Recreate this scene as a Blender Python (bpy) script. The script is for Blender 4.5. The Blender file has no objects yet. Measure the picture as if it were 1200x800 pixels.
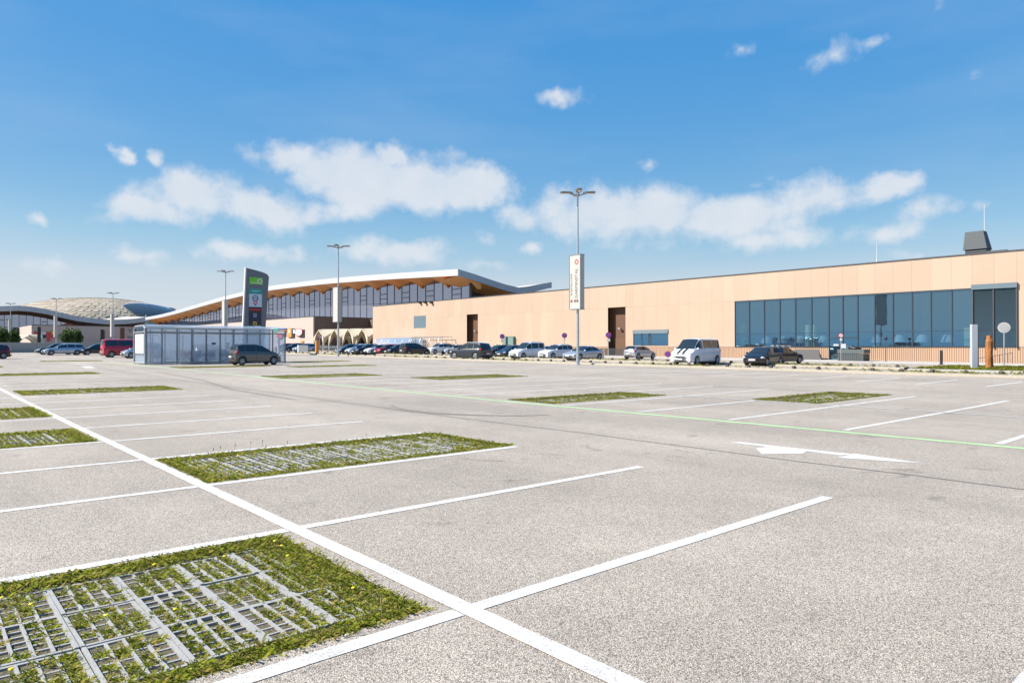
import bpy, math, random
import numpy as np
from mathutils import Vector, Matrix
R = math.radians
random.seed(7); rng = np.random.default_rng(7)
scene = bpy.context.scene
COL = scene.collection

# ------------------------------------------------------------------ camera
EYE, FPX, YAW, PIT = 1.6, 815.0, R(41.1), R(.45)
cam = bpy.data.cameras.new('camera'); cam.sensor_width = 36; cam.lens = FPX/1200*36
cam.clip_start = .05; cam.clip_end = 6000
camo = bpy.data.objects.new('camera', cam); COL.objects.link(camo)
camo.location = (0, 0, EYE); camo.rotation_euler = (R(90)+PIT, 0, -YAW)
scene.camera = camo
# ------------------------------------------------------------------ light, exposure
SUN = Vector((-.62, .42, .66)).normalized()
sl = bpy.data.lights.new('sun', 'SUN'); sl.energy = 4.2; sl.angle = R(.53); sl.color = (1, .95, .88)
so = bpy.data.objects.new('sun', sl); COL.objects.link(so)
so.rotation_euler = (-SUN).to_track_quat('-Z', 'Y').to_euler(); so.location = (-60, 40, 90)
vs = scene.view_settings
vs.view_transform = 'Standard'; vs.look = 'None'; vs.gamma = 1; vs.exposure = 1.25; vs.use_curve_mapping = False

# camera maths: a pixel of the photograph is a direction
_fw = Vector((math.sin(YAW)*math.cos(PIT), math.cos(YAW)*math.cos(PIT), math.sin(PIT)))
_rt = Vector((math.cos(YAW), -math.sin(YAW), 0)); _up = _rt.cross(_fw)
def ray(px, py): return _fw + _rt*((px-600)/FPX) - _up*((py-400)/FPX)
def soft(v, k=6.0): return .5*(v+math.sqrt(v*v+k*k))
def gz(x, y):
    x = min(x, 95); y = min(y, 135)
    z = .0055*soft(y-15)+.0038*(30-soft(30-soft(x-20)))+.002*soft(y-60)
    return max(0, z-.02)
def G(px, py):
    d = ray(px, py); z = 0
    for _ in range(80):
        t = (z-EYE)/d.z; z = .5*z+.5*gz(d.x*t, d.y*t)
    return Vector((d.x*t, d.y*t, z))
def onX(px, py, X):
    d = ray(px, py); return d*(X/d.x)+Vector((0, 0, EYE))
def onY(px, py, Y):
    d = ray(px, py); return d*(Y/d.y)+Vector((0, 0, EYE))

# ------------------------------------------------------------------ world: sky with fair weather clouds
world = bpy.data.worlds.new('World'); scene.world = world; world.use_nodes = True
wn = world.node_tree; wn.nodes.clear()
def N(nt, typ, **kw):
    n = nt.nodes.new(typ)
    for k, v in kw.items(): setattr(n, k, v)
    return n
def link(nt, a, b): nt.links.new(a, b)
def math_(nt, op, a, b=None, c=None, clamp=False):
    n = N(nt, 'ShaderNodeMath', operation=op, use_clamp=clamp)
    for i, v in enumerate((a, b, c)):
        if v is None: continue
        if isinstance(v, (int, float)): n.inputs[i].default_value = v
        else: link(nt, v, n.inputs[i])
    return n.outputs[0]
def vmath(nt, op, a, b=None):
    n = N(nt, 'ShaderNodeVectorMath', operation=op)
    for i, v in enumerate((a, b)):
        if v is None: continue
        if isinstance(v, (tuple, list)): n.inputs[i].default_value = v
        else: link(nt, v, n.inputs[i])
    return n
def build_world():
    nt = wn
    sky = N(nt, 'ShaderNodeTexSky', sky_type='NISHITA', sun_disc=False)
    sky.sun_elevation = math.asin(SUN.z); sky.sun_rotation = math.atan2(SUN.x, SUN.y)
    sky.air_density = 1.0; sky.dust_density = .35; sky.ozone_density = 1.3; sky.altitude = 200
    # grade of the whole sky: deeper blue, flatter towards the horizon
    sv = N(nt, 'ShaderNodeSeparateColor', mode='HSV'); link(nt, sky.outputs[0], sv.inputs[0])
    hs = N(nt, 'ShaderNodeCombineColor', mode='HSV'); link(nt, math_(nt, 'MAXIMUM', math_(nt, 'ADD', sv.outputs[0], -.006), .576), hs.inputs[0])
    link(nt, math_(nt, 'MAXIMUM', math_(nt, 'MULTIPLY_ADD', sv.outputs[1], 1.95, -.355, clamp=True), math_(nt, 'MULTIPLY_ADD', sv.outputs[1], .5, .11)), hs.inputs[1]); link(nt, math_(nt, 'MULTIPLY_ADD', sv.outputs[2], .16, 3.4), hs.inputs[2])
    bg = N(nt, 'ShaderNodeBackground'); bg.inputs['Strength'].default_value = .075
    tn = vmath(nt, 'MULTIPLY', hs.outputs[0], (1.0, 1.0, 1.0)); link(nt, tn.outputs[0], bg.inputs['Color'])
    tc = N(nt, 'ShaderNodeTexCoord'); sep = N(nt, 'ShaderNodeSeparateXYZ')
    link(nt, tc.outputs['Generated'], sep.inputs[0])
    az = math_(nt, 'ARCTAN2', sep.outputs[0], sep.outputs[1]); el = math_(nt, 'ARCSINE', sep.outputs[2])
    cmb = N(nt, 'ShaderNodeCombineXYZ'); link(nt, az, cmb.inputs[0]); link(nt, el, cmb.inputs[1])
    def noise(scale, det, rough=.6):
        n = N(nt, 'ShaderNodeTexNoise'); n.inputs['Scale'].default_value = scale
        n.inputs['Detail'].default_value = det; n.inputs['Roughness'].default_value = rough
        link(nt, cmb.outputs[0], n.inputs['Vector']); return n
    n1 = noise(11, 4); w1 = vmath(nt, 'SUBTRACT', n1.outputs['Color'], (.5, .5, .5))
    w1 = vmath(nt, 'MULTIPLY', w1.outputs[0], (.10, .045, 0))
    p = vmath(nt, 'ADD', cmb.outputs[0], w1.outputs[0]).outputs[0]
    # (px, py, rx, ry, weight)
    E = [(340,186,42,15,.85),(425,207,78,28,1),(500,214,62,25,1),(548,222,42,20,1),(452,182,20,10,1),
         (165,245,42,15,.8),(235,232,62,22,.9),(310,240,50,20,.9),(368,245,34,12,.8),
         (140,183,11,9,.7),(181,190,13,9,.75),(37,257,20,8,.75),(165,302,34,11,.55),(285,298,70,10,.6),(470,292,66,13,.85),
         (565,277,22,8,.6),(628,292,18,7,.6),(620,256,40,14,.7),(690,246,60,24,.85),(765,254,65,26,.9),(835,252,60,22,.9),
         (890,255,62,20,.9),(945,232,60,18,.8),(1035,222,38,11,.8),(910,276,60,16,.75),
         (1090,246,36,13,.75),(1050,270,40,13,.7),(1080,298,34,7,.5),(655,118,27,8,.55),(752,194,14,6,.3),
         (965,66,46,14,.5),(1018,48,30,10,.45),(1095,12,34,13,.38),(882,55,14,7,.35),(1150,95,60,22,.22),
         (1158,243,16,7,.35),(60,312,60,10,.35),(110,325,40,7,.3),(560,305,50,7,.4),(870,212,40,8,.35)]
    ells = []
    for px, py, rx, ry, w in E:
        def ae(a, b):
            d = ray(a, b).normalized(); return math.atan2(d.x, d.y), math.asin(d.z)
        a0, e0 = ae(px, py); a1, _ = ae(px+rx*1.1, py); _, e1 = ae(px, py-ry*1.25)
        ells.append((a0, e0, a1-a0, e1-e0, w))
    rnd = random.Random(3)
    for i in range(30):       # the same kind of sky goes on all round
        a = YAW+.80+rnd.random()*(2*math.pi-1.6); a = (a+math.pi) % (2*math.pi)-math.pi
        ells.append((a, .08+.3*rnd.random()**1.6, .05+.08*rnd.random(), .012+.02*rnd.random(), .4+.5*rnd.random()))
    acc = None
    for a, e, ra, re, w in ells:
        v = vmath(nt, 'SUBTRACT', p, (a, e, 0)).outputs[0]
        v = vmath(nt, 'MULTIPLY', v, (1/ra, 1/re, 0)).outputs[0]
        ln = vmath(nt, 'LENGTH', v).outputs['Value']
        q = math_(nt, 'MULTIPLY_ADD', ln, -w, w*1.68)
        acc = q if acc is None else math_(nt, 'SMOOTH_MAX', acc, q, .12)
    n2 = noise(17, 9, .58); n3 = noise(7, 3)
    d = math_(nt, 'MULTIPLY_ADD', n2.outputs[0], 1.9, math_(nt, 'ADD', acc, -1.22))
    d = math_(nt, 'MULTIPLY_ADD', n3.outputs[0], .5, math_(nt, 'ADD', d, -.25))
    mr = N(nt, 'ShaderNodeMapRange', interpolation_type='SMOOTHSTEP'); link(nt, d, mr.inputs[0])
    mr.inputs[1].default_value = .0; mr.inputs[2].default_value = .85; mr.inputs[3].default_value = 0; mr.inputs[4].default_value = .84
    # faint overall veil of cirrus
    sc = vmath(nt, 'MULTIPLY', cmb.outputs[0], (1, 4, 1)).outputs[0]
    nv = N(nt, 'ShaderNodeTexNoise'); nv.inputs['Scale'].default_value = 2.6; nv.inputs['Detail'].default_value = 6
    link(nt, sc, nv.inputs['Vector'])
    veil = N(nt, 'ShaderNodeMapRange'); link(nt, nv.outputs[0], veil.inputs[0])
    veil.inputs[1].default_value = .46; veil.inputs[2].default_value = .8; veil.inputs[3].default_value = 0; veil.inputs[4].default_value = .12
    mask = math_(nt, 'MAXIMUM', mr.outputs[0], veil.outputs[0])
    # thick parts bright, thin rims and bases greyer
    cr = N(nt, 'ShaderNodeMix', data_type='RGBA'); link(nt, n2.outputs[0], cr.inputs[0])
    cr.inputs[6].default_value = (.62, .70, .80, 1); cr.inputs[7].default_value = (.86, .86, .87, 1)
    cb = N(nt, 'ShaderNodeBackground'); link(nt, cr.outputs[2], cb.inputs['Color']); cb.inputs['Strength'].default_value = .44
    mx = N(nt, 'ShaderNodeMixShader'); link(nt, mask, mx.inputs[0]); link(nt, bg.outputs[0], mx.inputs[1]); link(nt, cb.outputs[0], mx.inputs[2])
    out = N(nt, 'ShaderNodeOutputWorld'); link(nt, mx.outputs[0], out.inputs['Surface'])
build_world()

# ------------------------------------------------------------------ helpers
class MB:
    def __init__(s): s.v = []; s.f = []; s.m = []
    def add(s, vs_, fs, mi=0):
        b = len(s.v); s.v += [tuple(p) for p in vs_]
        s.f += [tuple(b+i for i in f) for f in fs]; s.m += [mi]*len(fs); return s
    def box(s, x0, x1, y0, y1, z0, z1, mi=0, M=None, bev=0):
        P = [(x, y, z) for x in (x0, x1) for y in (y0, y1) for z in (z0, z1)]
        if M: P = [M @ Vector(p) for p in P]
        return s.add(P, [(0,1,3,2),(4,6,7,5),(0,4,5,1),(2,3,7,6),(0,2,6,4),(1,5,7,3)], mi)
    def tube(s, a, b, r, n=8, r2=None, mi=0, cap=True):
        a, b = Vector(a), Vector(b); d = (b-a).normalized()
        u = d.orthogonal().normalized(); w = d.cross(u); r2 = r if r2 is None else r2
        P = [a+(u*math.cos(t)+w*math.sin(t))*r for t in [2*math.pi*i/n for i in range(n)]]
        P += [b+(u*math.cos(t)+w*math.sin(t))*r2 for t in [2*math.pi*i/n for i in range(n)]]
        F = [(i, (i+1) % n, n+(i+1) % n, n+i) for i in range(n)]
        if cap: F += [tuple(range(n-1, -1, -1)), tuple(range(n, 2*n))]
        return s.add(P, F, mi)
    def path(s, pts, r, n=6, mi=0):
        for a, b in zip(pts, pts[1:]): s.tube(a, b, r, n, mi=mi)
        return s
    def ball(s, c, rx, ry, rz, nu=10, nv=6, mi=0):
        P = []; F = []
        for j in range(nv+1):
            t = math.pi*j/nv
            for i in range(nu):
                p = 2*math.pi*i/nu
                P.append((c[0]+rx*math.sin(t)*math.cos(p), c[1]+ry*math.sin(t)*math.sin(p), c[2]+rz*math.cos(t)))
        for j in range(nv):
            for i in range(nu): F.append((j*nu+i, (j+1)*nu+i, (j+1)*nu+(i+1) % nu, j*nu+(i+1) % nu))
        return s.add(P, F, mi)
    def lathe(s, prof, axis='y', n=20, mi=0, c=(0, 0, 0)):
        P = []; F = []; m = len(prof)
        for i in range(n):
            t = 2*math.pi*i/n
            for r, h in prof:
                q = (r*math.cos(t), h, r*math.sin(t)) if axis == 'y' else (r*math.cos(t), r*math.sin(t), h)
                P.append((c[0]+q[0], c[1]+q[1], c[2]+q[2]))
        for i in range(n):
            for j in range(m-1): F.append((i*m+j, ((i+1) % n)*m+j, ((i+1) % n)*m+j+1, i*m+j+1))
        return s.add(P, F, mi)
    def prism(s, poly, axis, a, b, mi=0):
        n = len(poly); P = []
        for h in (a, b):
            for u, v in poly:
                P.append({'x': (h, u, v), 'y': (u, h, v), 'z': (u, v, h)}[axis])
        F = [tuple(range(n-1, -1, -1)), tuple(range(n, 2*n))]+[(i, (i+1) % n, n+(i+1) % n, n+i) for i in range(n)]
        return s.add(P, F, mi)
    def mesh(s, name, mats, smooth=None):
        me = bpy.data.meshes.new(name); me.from_pydata(s.v, [], s.f)
        for m in (mats if isinstance(mats, (list, tuple)) else [mats]): me.materials.append(m)
        if len(me.materials) > 1: me.polygons.foreach_set('material_index', s.m)
        if smooth is not None:
            me.polygons.foreach_set('use_smooth', [True]*len(me.polygons)); me.set_sharp_from_angle(angle=R(smooth))
        me.update(); return me
    def build(s, name, mats, parent=None, smooth=None): return obj(name, s.mesh(name, mats, smooth), parent)
def obj(name, me, parent=None, loc=None, rz=None):
    o = bpy.data.objects.new(name, me); COL.objects.link(o)
    if parent is not None: o.parent = parent
    if loc is not None: o.location = loc
    if rz is not None: o.rotation_euler = (0, 0, rz)
    return o
def tag(o, label, cat, group=None):
    o['label'] = label; o['category'] = cat
    if group: o['group'] = group
    return o
def thing(name, label, cat, loc=(0, 0, 0), rz=0, group=None):
    return tag(obj(name, None, None, loc, rz), label, cat, group)
def struct(o, kind='structure'): o['kind'] = kind; return o
def copy_tree(o, parent=None):
    c = o.copy(); COL.objects.link(c); c.parent = parent
    for ch in [x for x in o.children]: copy_tree(ch, c)
    return c

# ------------------------------------------------------------------ materials
MATS = {}
def mat(name, col, rough=.6, metal=0, var=0, bump=0, bscale=20, spec=.5, objvar=0, noise_scale=4, coat=0):
    if name in MATS: return MATS[name]
    m = bpy.data.materials.new(name); m.use_nodes = True; nt = m.node_tree; b = nt.nodes['Principled BSDF']
    b.inputs['Base Color'].default_value = (*col, 1); b.inputs['Roughness'].default_value = rough
    b.inputs['Metallic'].default_value = metal; b.inputs['Specular IOR Level'].default_value = spec
    if coat: b.inputs['Coat Weight'].default_value = coat; b.inputs['Coat Roughness'].default_value = .04
    if var or objvar:
        geo = N(nt, 'ShaderNodeNewGeometry'); nz = N(nt, 'ShaderNodeTexNoise'); nz.inputs['Scale'].default_value = noise_scale
        nz.inputs['Detail'].default_value = 6; nz.inputs['Roughness'].default_value = .65
        link(nt, geo.outputs['Position'], nz.inputs['Vector'])
        f = math_(nt, 'MULTIPLY_ADD', nz.outputs[0], 2*var, 1-var)
        if objvar:
            oi = N(nt, 'ShaderNodeObjectInfo')
            f = math_(nt, 'MULTIPLY', f, math_(nt, 'MULTIPLY_ADD', oi.outputs['Random'], 2*objvar, 1-objvar))
        mx = vmath(nt, 'SCALE', (*col,)); link(nt, f, mx.inputs['Scale'])
        link(nt, mx.outputs[0], b.inputs['Base Color'])
    if bump:
        geo = N(nt, 'ShaderNodeNewGeometry'); nz = N(nt, 'ShaderNodeTexNoise'); nz.inputs['Scale'].default_value = bscale
        nz.inputs['Detail'].default_value = 5; link(nt, geo.outputs['Position'], nz.inputs['Vector'])
        bp = N(nt, 'ShaderNodeBump'); bp.inputs['Strength'].default_value = bump; bp.inputs['Distance'].default_value = .02
        link(nt, nz.outputs[0], bp.inputs['Height']); link(nt, bp.outputs[0], b.inputs['Normal'])
    MATS[name] = m; return m

def asphalt_mat(name, base, stones=True, tone=(1.18, 1.045, .90)):
    m = bpy.data.materials.new(name); m.use_nodes = True; nt = m.node_tree; b = nt.nodes['Principled BSDF']
    b.inputs['Roughness'].default_value = .88; b.inputs['Specular IOR Level'].default_value = .25
    geo = N(nt, 'ShaderNodeNewGeometry'); pos = geo.outputs['Position']
    vo = N(nt, 'ShaderNodeTexVoronoi'); vo.inputs['Scale'].default_value = 160; link(nt, pos, vo.inputs['Vector'])
    sp = N(nt, 'ShaderNodeSeparateColor'); link(nt, vo.outputs['Color'], sp.inputs[0])
    rp = N(nt, 'ShaderNodeValToRGB'); link(nt, sp.outputs[0], rp.inputs[0])
    e = rp.color_ramp.elements; e[0].position = 0; e[0].color = (.34, .32, .31, 1); e[1].position = 1; e[1].color = (1.6, 1.56, 1.5, 1)
    for p_, c_ in ((.2, .6), (.5, .98), (.8, 1.22)):
        k = e.new(p_); k.color = (c_, c_*.99, c_*.97, 1)
    # gaps between the stones are darker
    gp = N(nt, 'ShaderNodeMapRange'); link(nt, vo.outputs['Distance'], gp.inputs[0])
    gp.inputs[1].default_value = .35; gp.inputs[2].default_value = .75; gp.inputs[3].default_value = 1.12; gp.inputs[4].default_value = .55
    def nz(scale, det=5, dist=0):
        n = N(nt, 'ShaderNodeTexNoise'); n.inputs['Scale'].default_value = scale; n.inputs['Detail'].default_value = det
        n.inputs['Distortion'].default_value = dist; link(nt, pos, n.inputs['Vector']); return n.outputs[0]
    a = math_(nt, 'MULTIPLY_ADD', nz(.22, 6), .62, .69)
    c = math_(nt, 'MULTIPLY_ADD', nz(1.7, 6, .6), .26, .87)
    # long faint lanes worn by wheels along the aisles
    sx = N(nt, 'ShaderNodeSeparateXYZ'); link(nt, pos, sx.inputs[0])
    cx = N(nt, 'ShaderNodeCombineXYZ'); link(nt, math_(nt, 'MULTIPLY', sx.outputs[0], .8), cx.inputs[0]); link(nt, math_(nt, 'MULTIPLY', sx.outputs[1], .05), cx.inputs[1])
    n4 = N(nt, 'ShaderNodeTexNoise'); n4.inputs['Scale'].default_value = 1; n4.inputs['Detail'].default_value = 3; link(nt, cx.outputs[0], n4.inputs['Vector'])
    a = math_(nt, 'MULTIPLY', a, math_(nt, 'MULTIPLY_ADD', n4.outputs[0], .40, .80))
    # dark oil spots
    st = N(nt, 'ShaderNodeMapRange', interpolation_type='SMOOTHSTEP'); link(nt, nz(.9, 3, 1.5), st.inputs[0])
    st.inputs[1].default_value = .63; st.inputs[2].default_value = .74; st.inputs[3].default_value = 1; st.inputs[4].default_value = .72
    f = math_(nt, 'MULTIPLY', math_(nt, 'MULTIPLY', a, c), math_(nt, 'MULTIPLY', gp.outputs[0], st.outputs[0]))
    s1 = vmath(nt, 'SCALE', rp.outputs[0]); link(nt, f, s1.inputs['Scale'])
    s2 = vmath(nt, 'MULTIPLY', s1.outputs[0], tuple(base*t for t in tone))
    link(nt, s2.outputs[0], b.inputs['Base Color'])
    bp = N(nt, 'ShaderNodeBump', invert=True); bp.inputs['Strength'].default_value = .55; bp.inputs['Distance'].default_value = .006
    link(nt, vo.outputs['Distance'], bp.inputs['Height']); link(nt, bp.outputs[0], b.inputs['Normal'])
    return m
def paint_mat(name, col, wear=.35):
    m = bpy.data.materials.new(name); m.use_nodes = True; nt = m.node_tree; b = nt.nodes['Principled BSDF']
    b.inputs['Roughness'].default_value = .7; b.inputs['Specular IOR Level'].default_value = .3
    geo = N(nt, 'ShaderNodeNewGeometry'); pos = geo.outputs['Position']
    n = N(nt, 'ShaderNodeTexNoise'); n.inputs['Scale'].default_value = 70; n.inputs['Detail'].default_value = 4; link(nt, pos, n.inputs['Vector'])
    n2 = N(nt, 'ShaderNodeTexNoise'); n2.inputs['Scale'].default_value = 2.5; n2.inputs['Detail'].default_value = 6; link(nt, pos, n2.inputs['Vector'])
    f = math_(nt, 'MULTIPLY_ADD', n2.outputs[0], .3, .8)
    s = vmath(nt, 'SCALE', col); link(nt, f, s.inputs['Scale'])
    k = N(nt, 'ShaderNodeMapRange'); link(nt, math_(nt, 'ADD', n.outputs[0], math_(nt, 'MULTIPLY', n2.outputs[0], .4)), k.inputs[0])
    k.inputs[1].default_value = .57; k.inputs[2].default_value = .66; k.clamp = True; k.inputs[3].default_value = wear*.9; k.inputs[4].default_value = 0
    mx = N(nt, 'ShaderNodeMix', data_type='RGBA'); link(nt, k.outputs[0], mx.inputs[0]); link(nt, s.outputs[0], mx.inputs[6]); mx.inputs[7].default_value = (.26, .25, .24, 1)
    link(nt, mx.outputs[2], b.inputs['Base Color'])
    bp = N(nt, 'ShaderNodeBump'); bp.inputs['Strength'].default_value = .4; bp.inputs['Distance'].default_value = .004
    link(nt, n.outputs[0], bp.inputs['Height']); link(nt, bp.outputs[0], b.inputs['Normal'])
    return m
def glass_mat(name, tint, refl, rtint, rough=.015, see=.5, dcol=None):
    """window pane: part mirror, part tinted see-through"""
    m = bpy.data.materials.new(name); m.use_nodes = True; nt = m.node_tree; nt.nodes.clear()
    gl = N(nt, 'ShaderNodeBsdfGlossy'); gl.inputs['Color'].default_value = (*rtint, 1); gl.inputs['Roughness'].default_value = rough
    geo = N(nt, 'ShaderNodeNewGeometry'); nz = N(nt, 'ShaderNodeTexNoise'); nz.inputs['Scale'].default_value = .9; link(nt, geo.outputs['Position'], nz.inputs['Vector'])
    bp = N(nt, 'ShaderNodeBump'); bp.inputs['Strength'].default_value = .05; bp.inputs['Distance'].default_value = .05
    link(nt, nz.outputs[0], bp.inputs['Height']); link(nt, bp.outputs[0], gl.inputs['Normal'])
    tr = N(nt, 'ShaderNodeBsdfTransparent'); tr.inputs['Color'].default_value = (*tint, 1)
    df = N(nt, 'ShaderNodeBsdfDiffuse'); df.inputs['Color'].default_value = (*(dcol or [c*.2 for c in tint]), 1)
    m0 = N(nt, 'ShaderNodeMixShader'); m0.inputs[0].default_value = see; link(nt, df.outputs[0], m0.inputs[1]); link(nt, tr.outputs[0], m0.inputs[2])
    fr = N(nt, 'ShaderNodeFresnel'); fr.inputs[0].default_value = 1.5
    oi = N(nt, 'ShaderNodeObjectInfo')
    f = math_(nt, 'ADD', math_(nt, 'MULTIPLY_ADD', oi.outputs['Random'], refl*.16, refl*.92), math_(nt, 'MULTIPLY', fr.outputs[0], .35), clamp=True)
    m1 = N(nt, 'ShaderNodeMixShader'); link(nt, f, m1.inputs[0]); link(nt, m0.outputs[0], m1.inputs[1]); link(nt, gl.outputs[0], m1.inputs[2])
    o = N(nt, 'ShaderNodeOutputMaterial'); link(nt, m1.outputs[0], o.inputs[0]); return m

ASPH = asphalt_mat('asphalt', .325)
GRAV = mat('gravel', (.36, .315, .245), .95, var=.35, noise_scale=9, bump=.5, bscale=60)
WHITE = paint_mat('road_paint_white', (.60, .585, .555), .8); GREEN = paint_mat('road_paint_green', (.36, .56, .27), .4)
CONC = mat('concrete', (.29, .285, .27), .85, var=.25, noise_scale=14, bump=.3, bscale=90)
CONCL = mat('concrete_light', (.34, .33, .315), .85, var=.2, noise_scale=3)
SOIL = mat('soil', (.105, .088, .05), .95, var=.5, noise_scale=30, bump=1, bscale=60)
PEACH = mat('peach_panel', (.40, .292, .21), .55, var=.085, objvar=.045, noise_scale=.35)
PEACHB = mat('peach_base', (.38, .245, .16), .55, var=.06, objvar=.04, noise_scale=.8)
PINK = mat('pink_render', (.40, .325, .285), .75, var=.06, noise_scale=.5)
SHADE_BROWN = mat('shade_brown_panel', (.135, .095, .075), .6, var=.1, objvar=.06)  # brown carries the shade of the wall side turned from the sun
NICHE = mat('niche_brown', (.10, .045, .022), .6, var=.1)
DGREY = mat('dark_grey_metal', (.06, .065, .07), .5, .2)
MGREY = mat('grey_metal', (.22, .235, .25), .45, .3)
STEEL = mat('galvanised_steel', (.42, .45, .47), .38, .65, var=.12, noise_scale=6)
FASCIA = mat('white_fascia', (.42, .43, .44), .4, var=.03, noise_scale=.3)
TIMBER = mat('orange_timber', (.64, .27, .07), .6, var=.12, noise_scale=1.2)
BLACK = mat('black_plastic', (.012, .012, .013), .45)
RUB = mat('rubber', (.018, .018, .019), .8)
SILV = mat('silver_rim', (.55, .56, .57), .3, .7)
WHT = mat('white_panel', (.52, .52, .51), .5)
CLOTH = mat('cream_membrane', (.47, .40, .29), .7, var=.06)
CARGL = mat('car_glass', (.016, .022, .026), .04, spec=.8)
LAMPG = mat('headlamp_glass', (.62, .65, .68), .08, .2)
REDL = mat('red_lamp', (.36, .012, .014), .15)
RED = mat('red_paint', (.50, .03, .03), .4); BLUE = mat('sign_blue', (.05, .07, .42), .4)
TEAL = mat('sign_teal', (.0, .26, .24), .5); LIME = mat('sign_green', (.13, .47, .015), .5)
ORG = mat('sign_orange', (.62, .22, .04), .5); YEL = mat('sign_yellow', (.75, .5, .03), .5)
NAVY = mat('sign_navy', (.012, .016, .045), .5); BARK = mat('bark', (.10, .07, .05), .9, var=.3)
RUST = mat('rusty_timber', (.30, .115, .035), .85, var=.45, noise_scale=7, bump=.8, bscale=25)
MINT = mat('sign_mint', (.02, .46, .27), .5); GLYPH = mat('grey_lettering', (.16, .2, .2), .6)
GLASSA = glass_mat('blue_pane', (.74, .86, .92), .21, (.43, .72, .90), see=.93)
GLASSB = glass_mat('sky_pane', (.34, .34, .42), .40, (.72, .74, .88), see=.0)
GLASSC = glass_mat('clear_panel', (.80, .86, .92), .08, (.8, .9, 1), see=.76, dcol=(.66, .72, .80))
SHING = mat('pale_shingle', (.42, .355, .27), .8, objvar=0, var=.1); SHING2 = mat('tan_shingle', (.345, .285, .205), .8, var=.1); SHING3 = mat('sand_shingle', (.39, .325, .24), .8, var=.1)

def leaf_mat(name, cols, trans=.4):
    m = bpy.data.materials.new(name); m.use_nodes = True; nt = m.node_tree; b = nt.nodes['Principled BSDF']
    geo = N(nt, 'ShaderNodeNewGeometry'); rp = N(nt, 'ShaderNodeValToRGB'); link(nt, geo.outputs['Random Per Island'], rp.inputs[0])
    e = rp.color_ramp.elements
    for i, c in enumerate(cols):
        k = e[i] if i < 2 else e.new(.5)
        k.position = i/(len(cols)-1); k.color = (*c, 1)
    link(nt, rp.outputs[0], b.inputs['Base Color']); b.inputs['Roughness'].default_value = .5; b.inputs['Specular IOR Level'].default_value = .3
    tl = N(nt, 'ShaderNodeBsdfTranslucent'); link(nt, rp.outputs[0], tl.inputs[0])
    mx = N(nt, 'ShaderNodeMixShader'); mx.inputs[0].default_value = trans; link(nt, b.outputs[0], mx.inputs[1]); link(nt, tl.outputs[0], mx.inputs[2])
    link(nt, mx.outputs[0], nt.nodes['Material Output'].inputs[0]); return m
WEED = leaf_mat('weed_leaf', [(.19, .23, .018), (.28, .33, .028), (.36, .39, .045), (.44, .41, .08), (.48, .36, .14)])
TREEL = leaf_mat('tree_leaf', [(.04, .075, .02), (.065, .11, .03), (.09, .14, .04)])
PETAL = mat('yellow_petal', (.8, .6, .02), .6)

# ------------------------------------------------------------------ ground
Y0, PITCH = 3.38, 2.5
def yl(n): return Y0+n*PITCH
XD, XA0, XA1 = 2.59, -2.25, 7.42         # row A: divider, left and right ends
XG, XB0, XBD, XB1 = 13.3, 13.62, 19.15, 24.65
# weed beds (x0, x1, y0, y1, level)
BEDS = [(-2.3, 2.40, yl(0)+.17, yl(1)-.10, 0), (2.70, 7.42, yl(2)+.16, yl(3)-.14, 1),
        (-2.3, 2.44, yl(4)+.18, yl(5)-.06, 1), (-2.3, 2.5, yl(6)+.5, yl(7)+.9, 2), (2.85, 7.6, yl(9)+1.1, yl(10)+1.1, 2),
        (2.9, 8.0, 43.2, 45.8, 2), (-2, 5.0, 58, 60.4, 2),
        (13.75, 18.95, yl(4)+.6, yl(5)+.05, 2), (19.4, 24.6, yl(2)+.75, yl(3)+.25, 2),
        (18.9, 24.4, 26.7, 29.3, 2), (13.7, 19.1, 32.4, 35.3, 2), (13.9, 20.0, 49.5, 52.2, 2), (20.8, 27, 46.5, 48.8, 2), (26, 31, 58, 60.4, 2), (9, 13.5, 72, 74, 2)]
def make_ground():
    xs = {-3000, -1200, -500, -200, -90, 220, 500, 1200, 3000}; ys = set(xs)
    xs |= {float(v) for v in range(-60, 141, 4)}; ys |= {float(v) for v in range(-60, 201, 4)}
    for b in BEDS: xs |= {b[0], b[1]}; ys |= {b[2], b[3]}
    xs, ys = sorted(xs), sorted(ys)
    m = MB(); nx = len(xs); V = [(x, y, gz(x, y)) for y in ys for x in xs]; F = []
    for j in range(len(ys)-1):
        for i in range(nx-1):
            cx, cy = (xs[i]+xs[i+1])/2, (ys[j]+ys[j+1])/2
            if any(b[0] < cx < b[1] and b[2] < cy < b[3] for b in BEDS): continue
            F.append((j*nx+i, j*nx+i+1, (j+1)*nx+i+1, (j+1)*nx+i))
    m.add(V, F); o = m.build('asphalt_ground', ASPH); struct(o)
make_ground()
def strip(name, pts, w, material, parent=None, dz=.004, step=2.0, wob=0):
    """a painted line lying on the ground"""
    m = MB(); P = []
    for a, b in zip(pts, pts[1:]):
        a, b = Vector(a), Vector(b); n = max(1, int((b-a).length/step))
        for i in range(n+(b is not None and False)): P.append(a+(b-a)*i/n)
    P.append(Vector(pts[-1]))
    V = []; F = []
    for i, p in enumerate(P):
        d = (P[min(i+1, len(P)-1)]-P[max(i-1, 0)]).normalized(); nrm = Vector((-d.y, d.x))
        for s in (1, -1):
            q = p+nrm*s*w/2; V.append((q.x, q.y, gz(q.x, q.y)+dz))
    for i in range(len(P)-1): F.append((2*i+1, 2*i+3, 2*i+2, 2*i))
    m.add(V, F); return m.build(name, material, parent)
def inbed(x, y): return any(b[0]-.02 < x < b[1]+.02 and b[2]-.02 < y < b[3]+.02 for b in BEDS)
marks = struct(obj('road_markings', None))
strip('divider_line', [(XD, -4), (XD, 76)], .135, WHITE, marks, .008)
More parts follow.
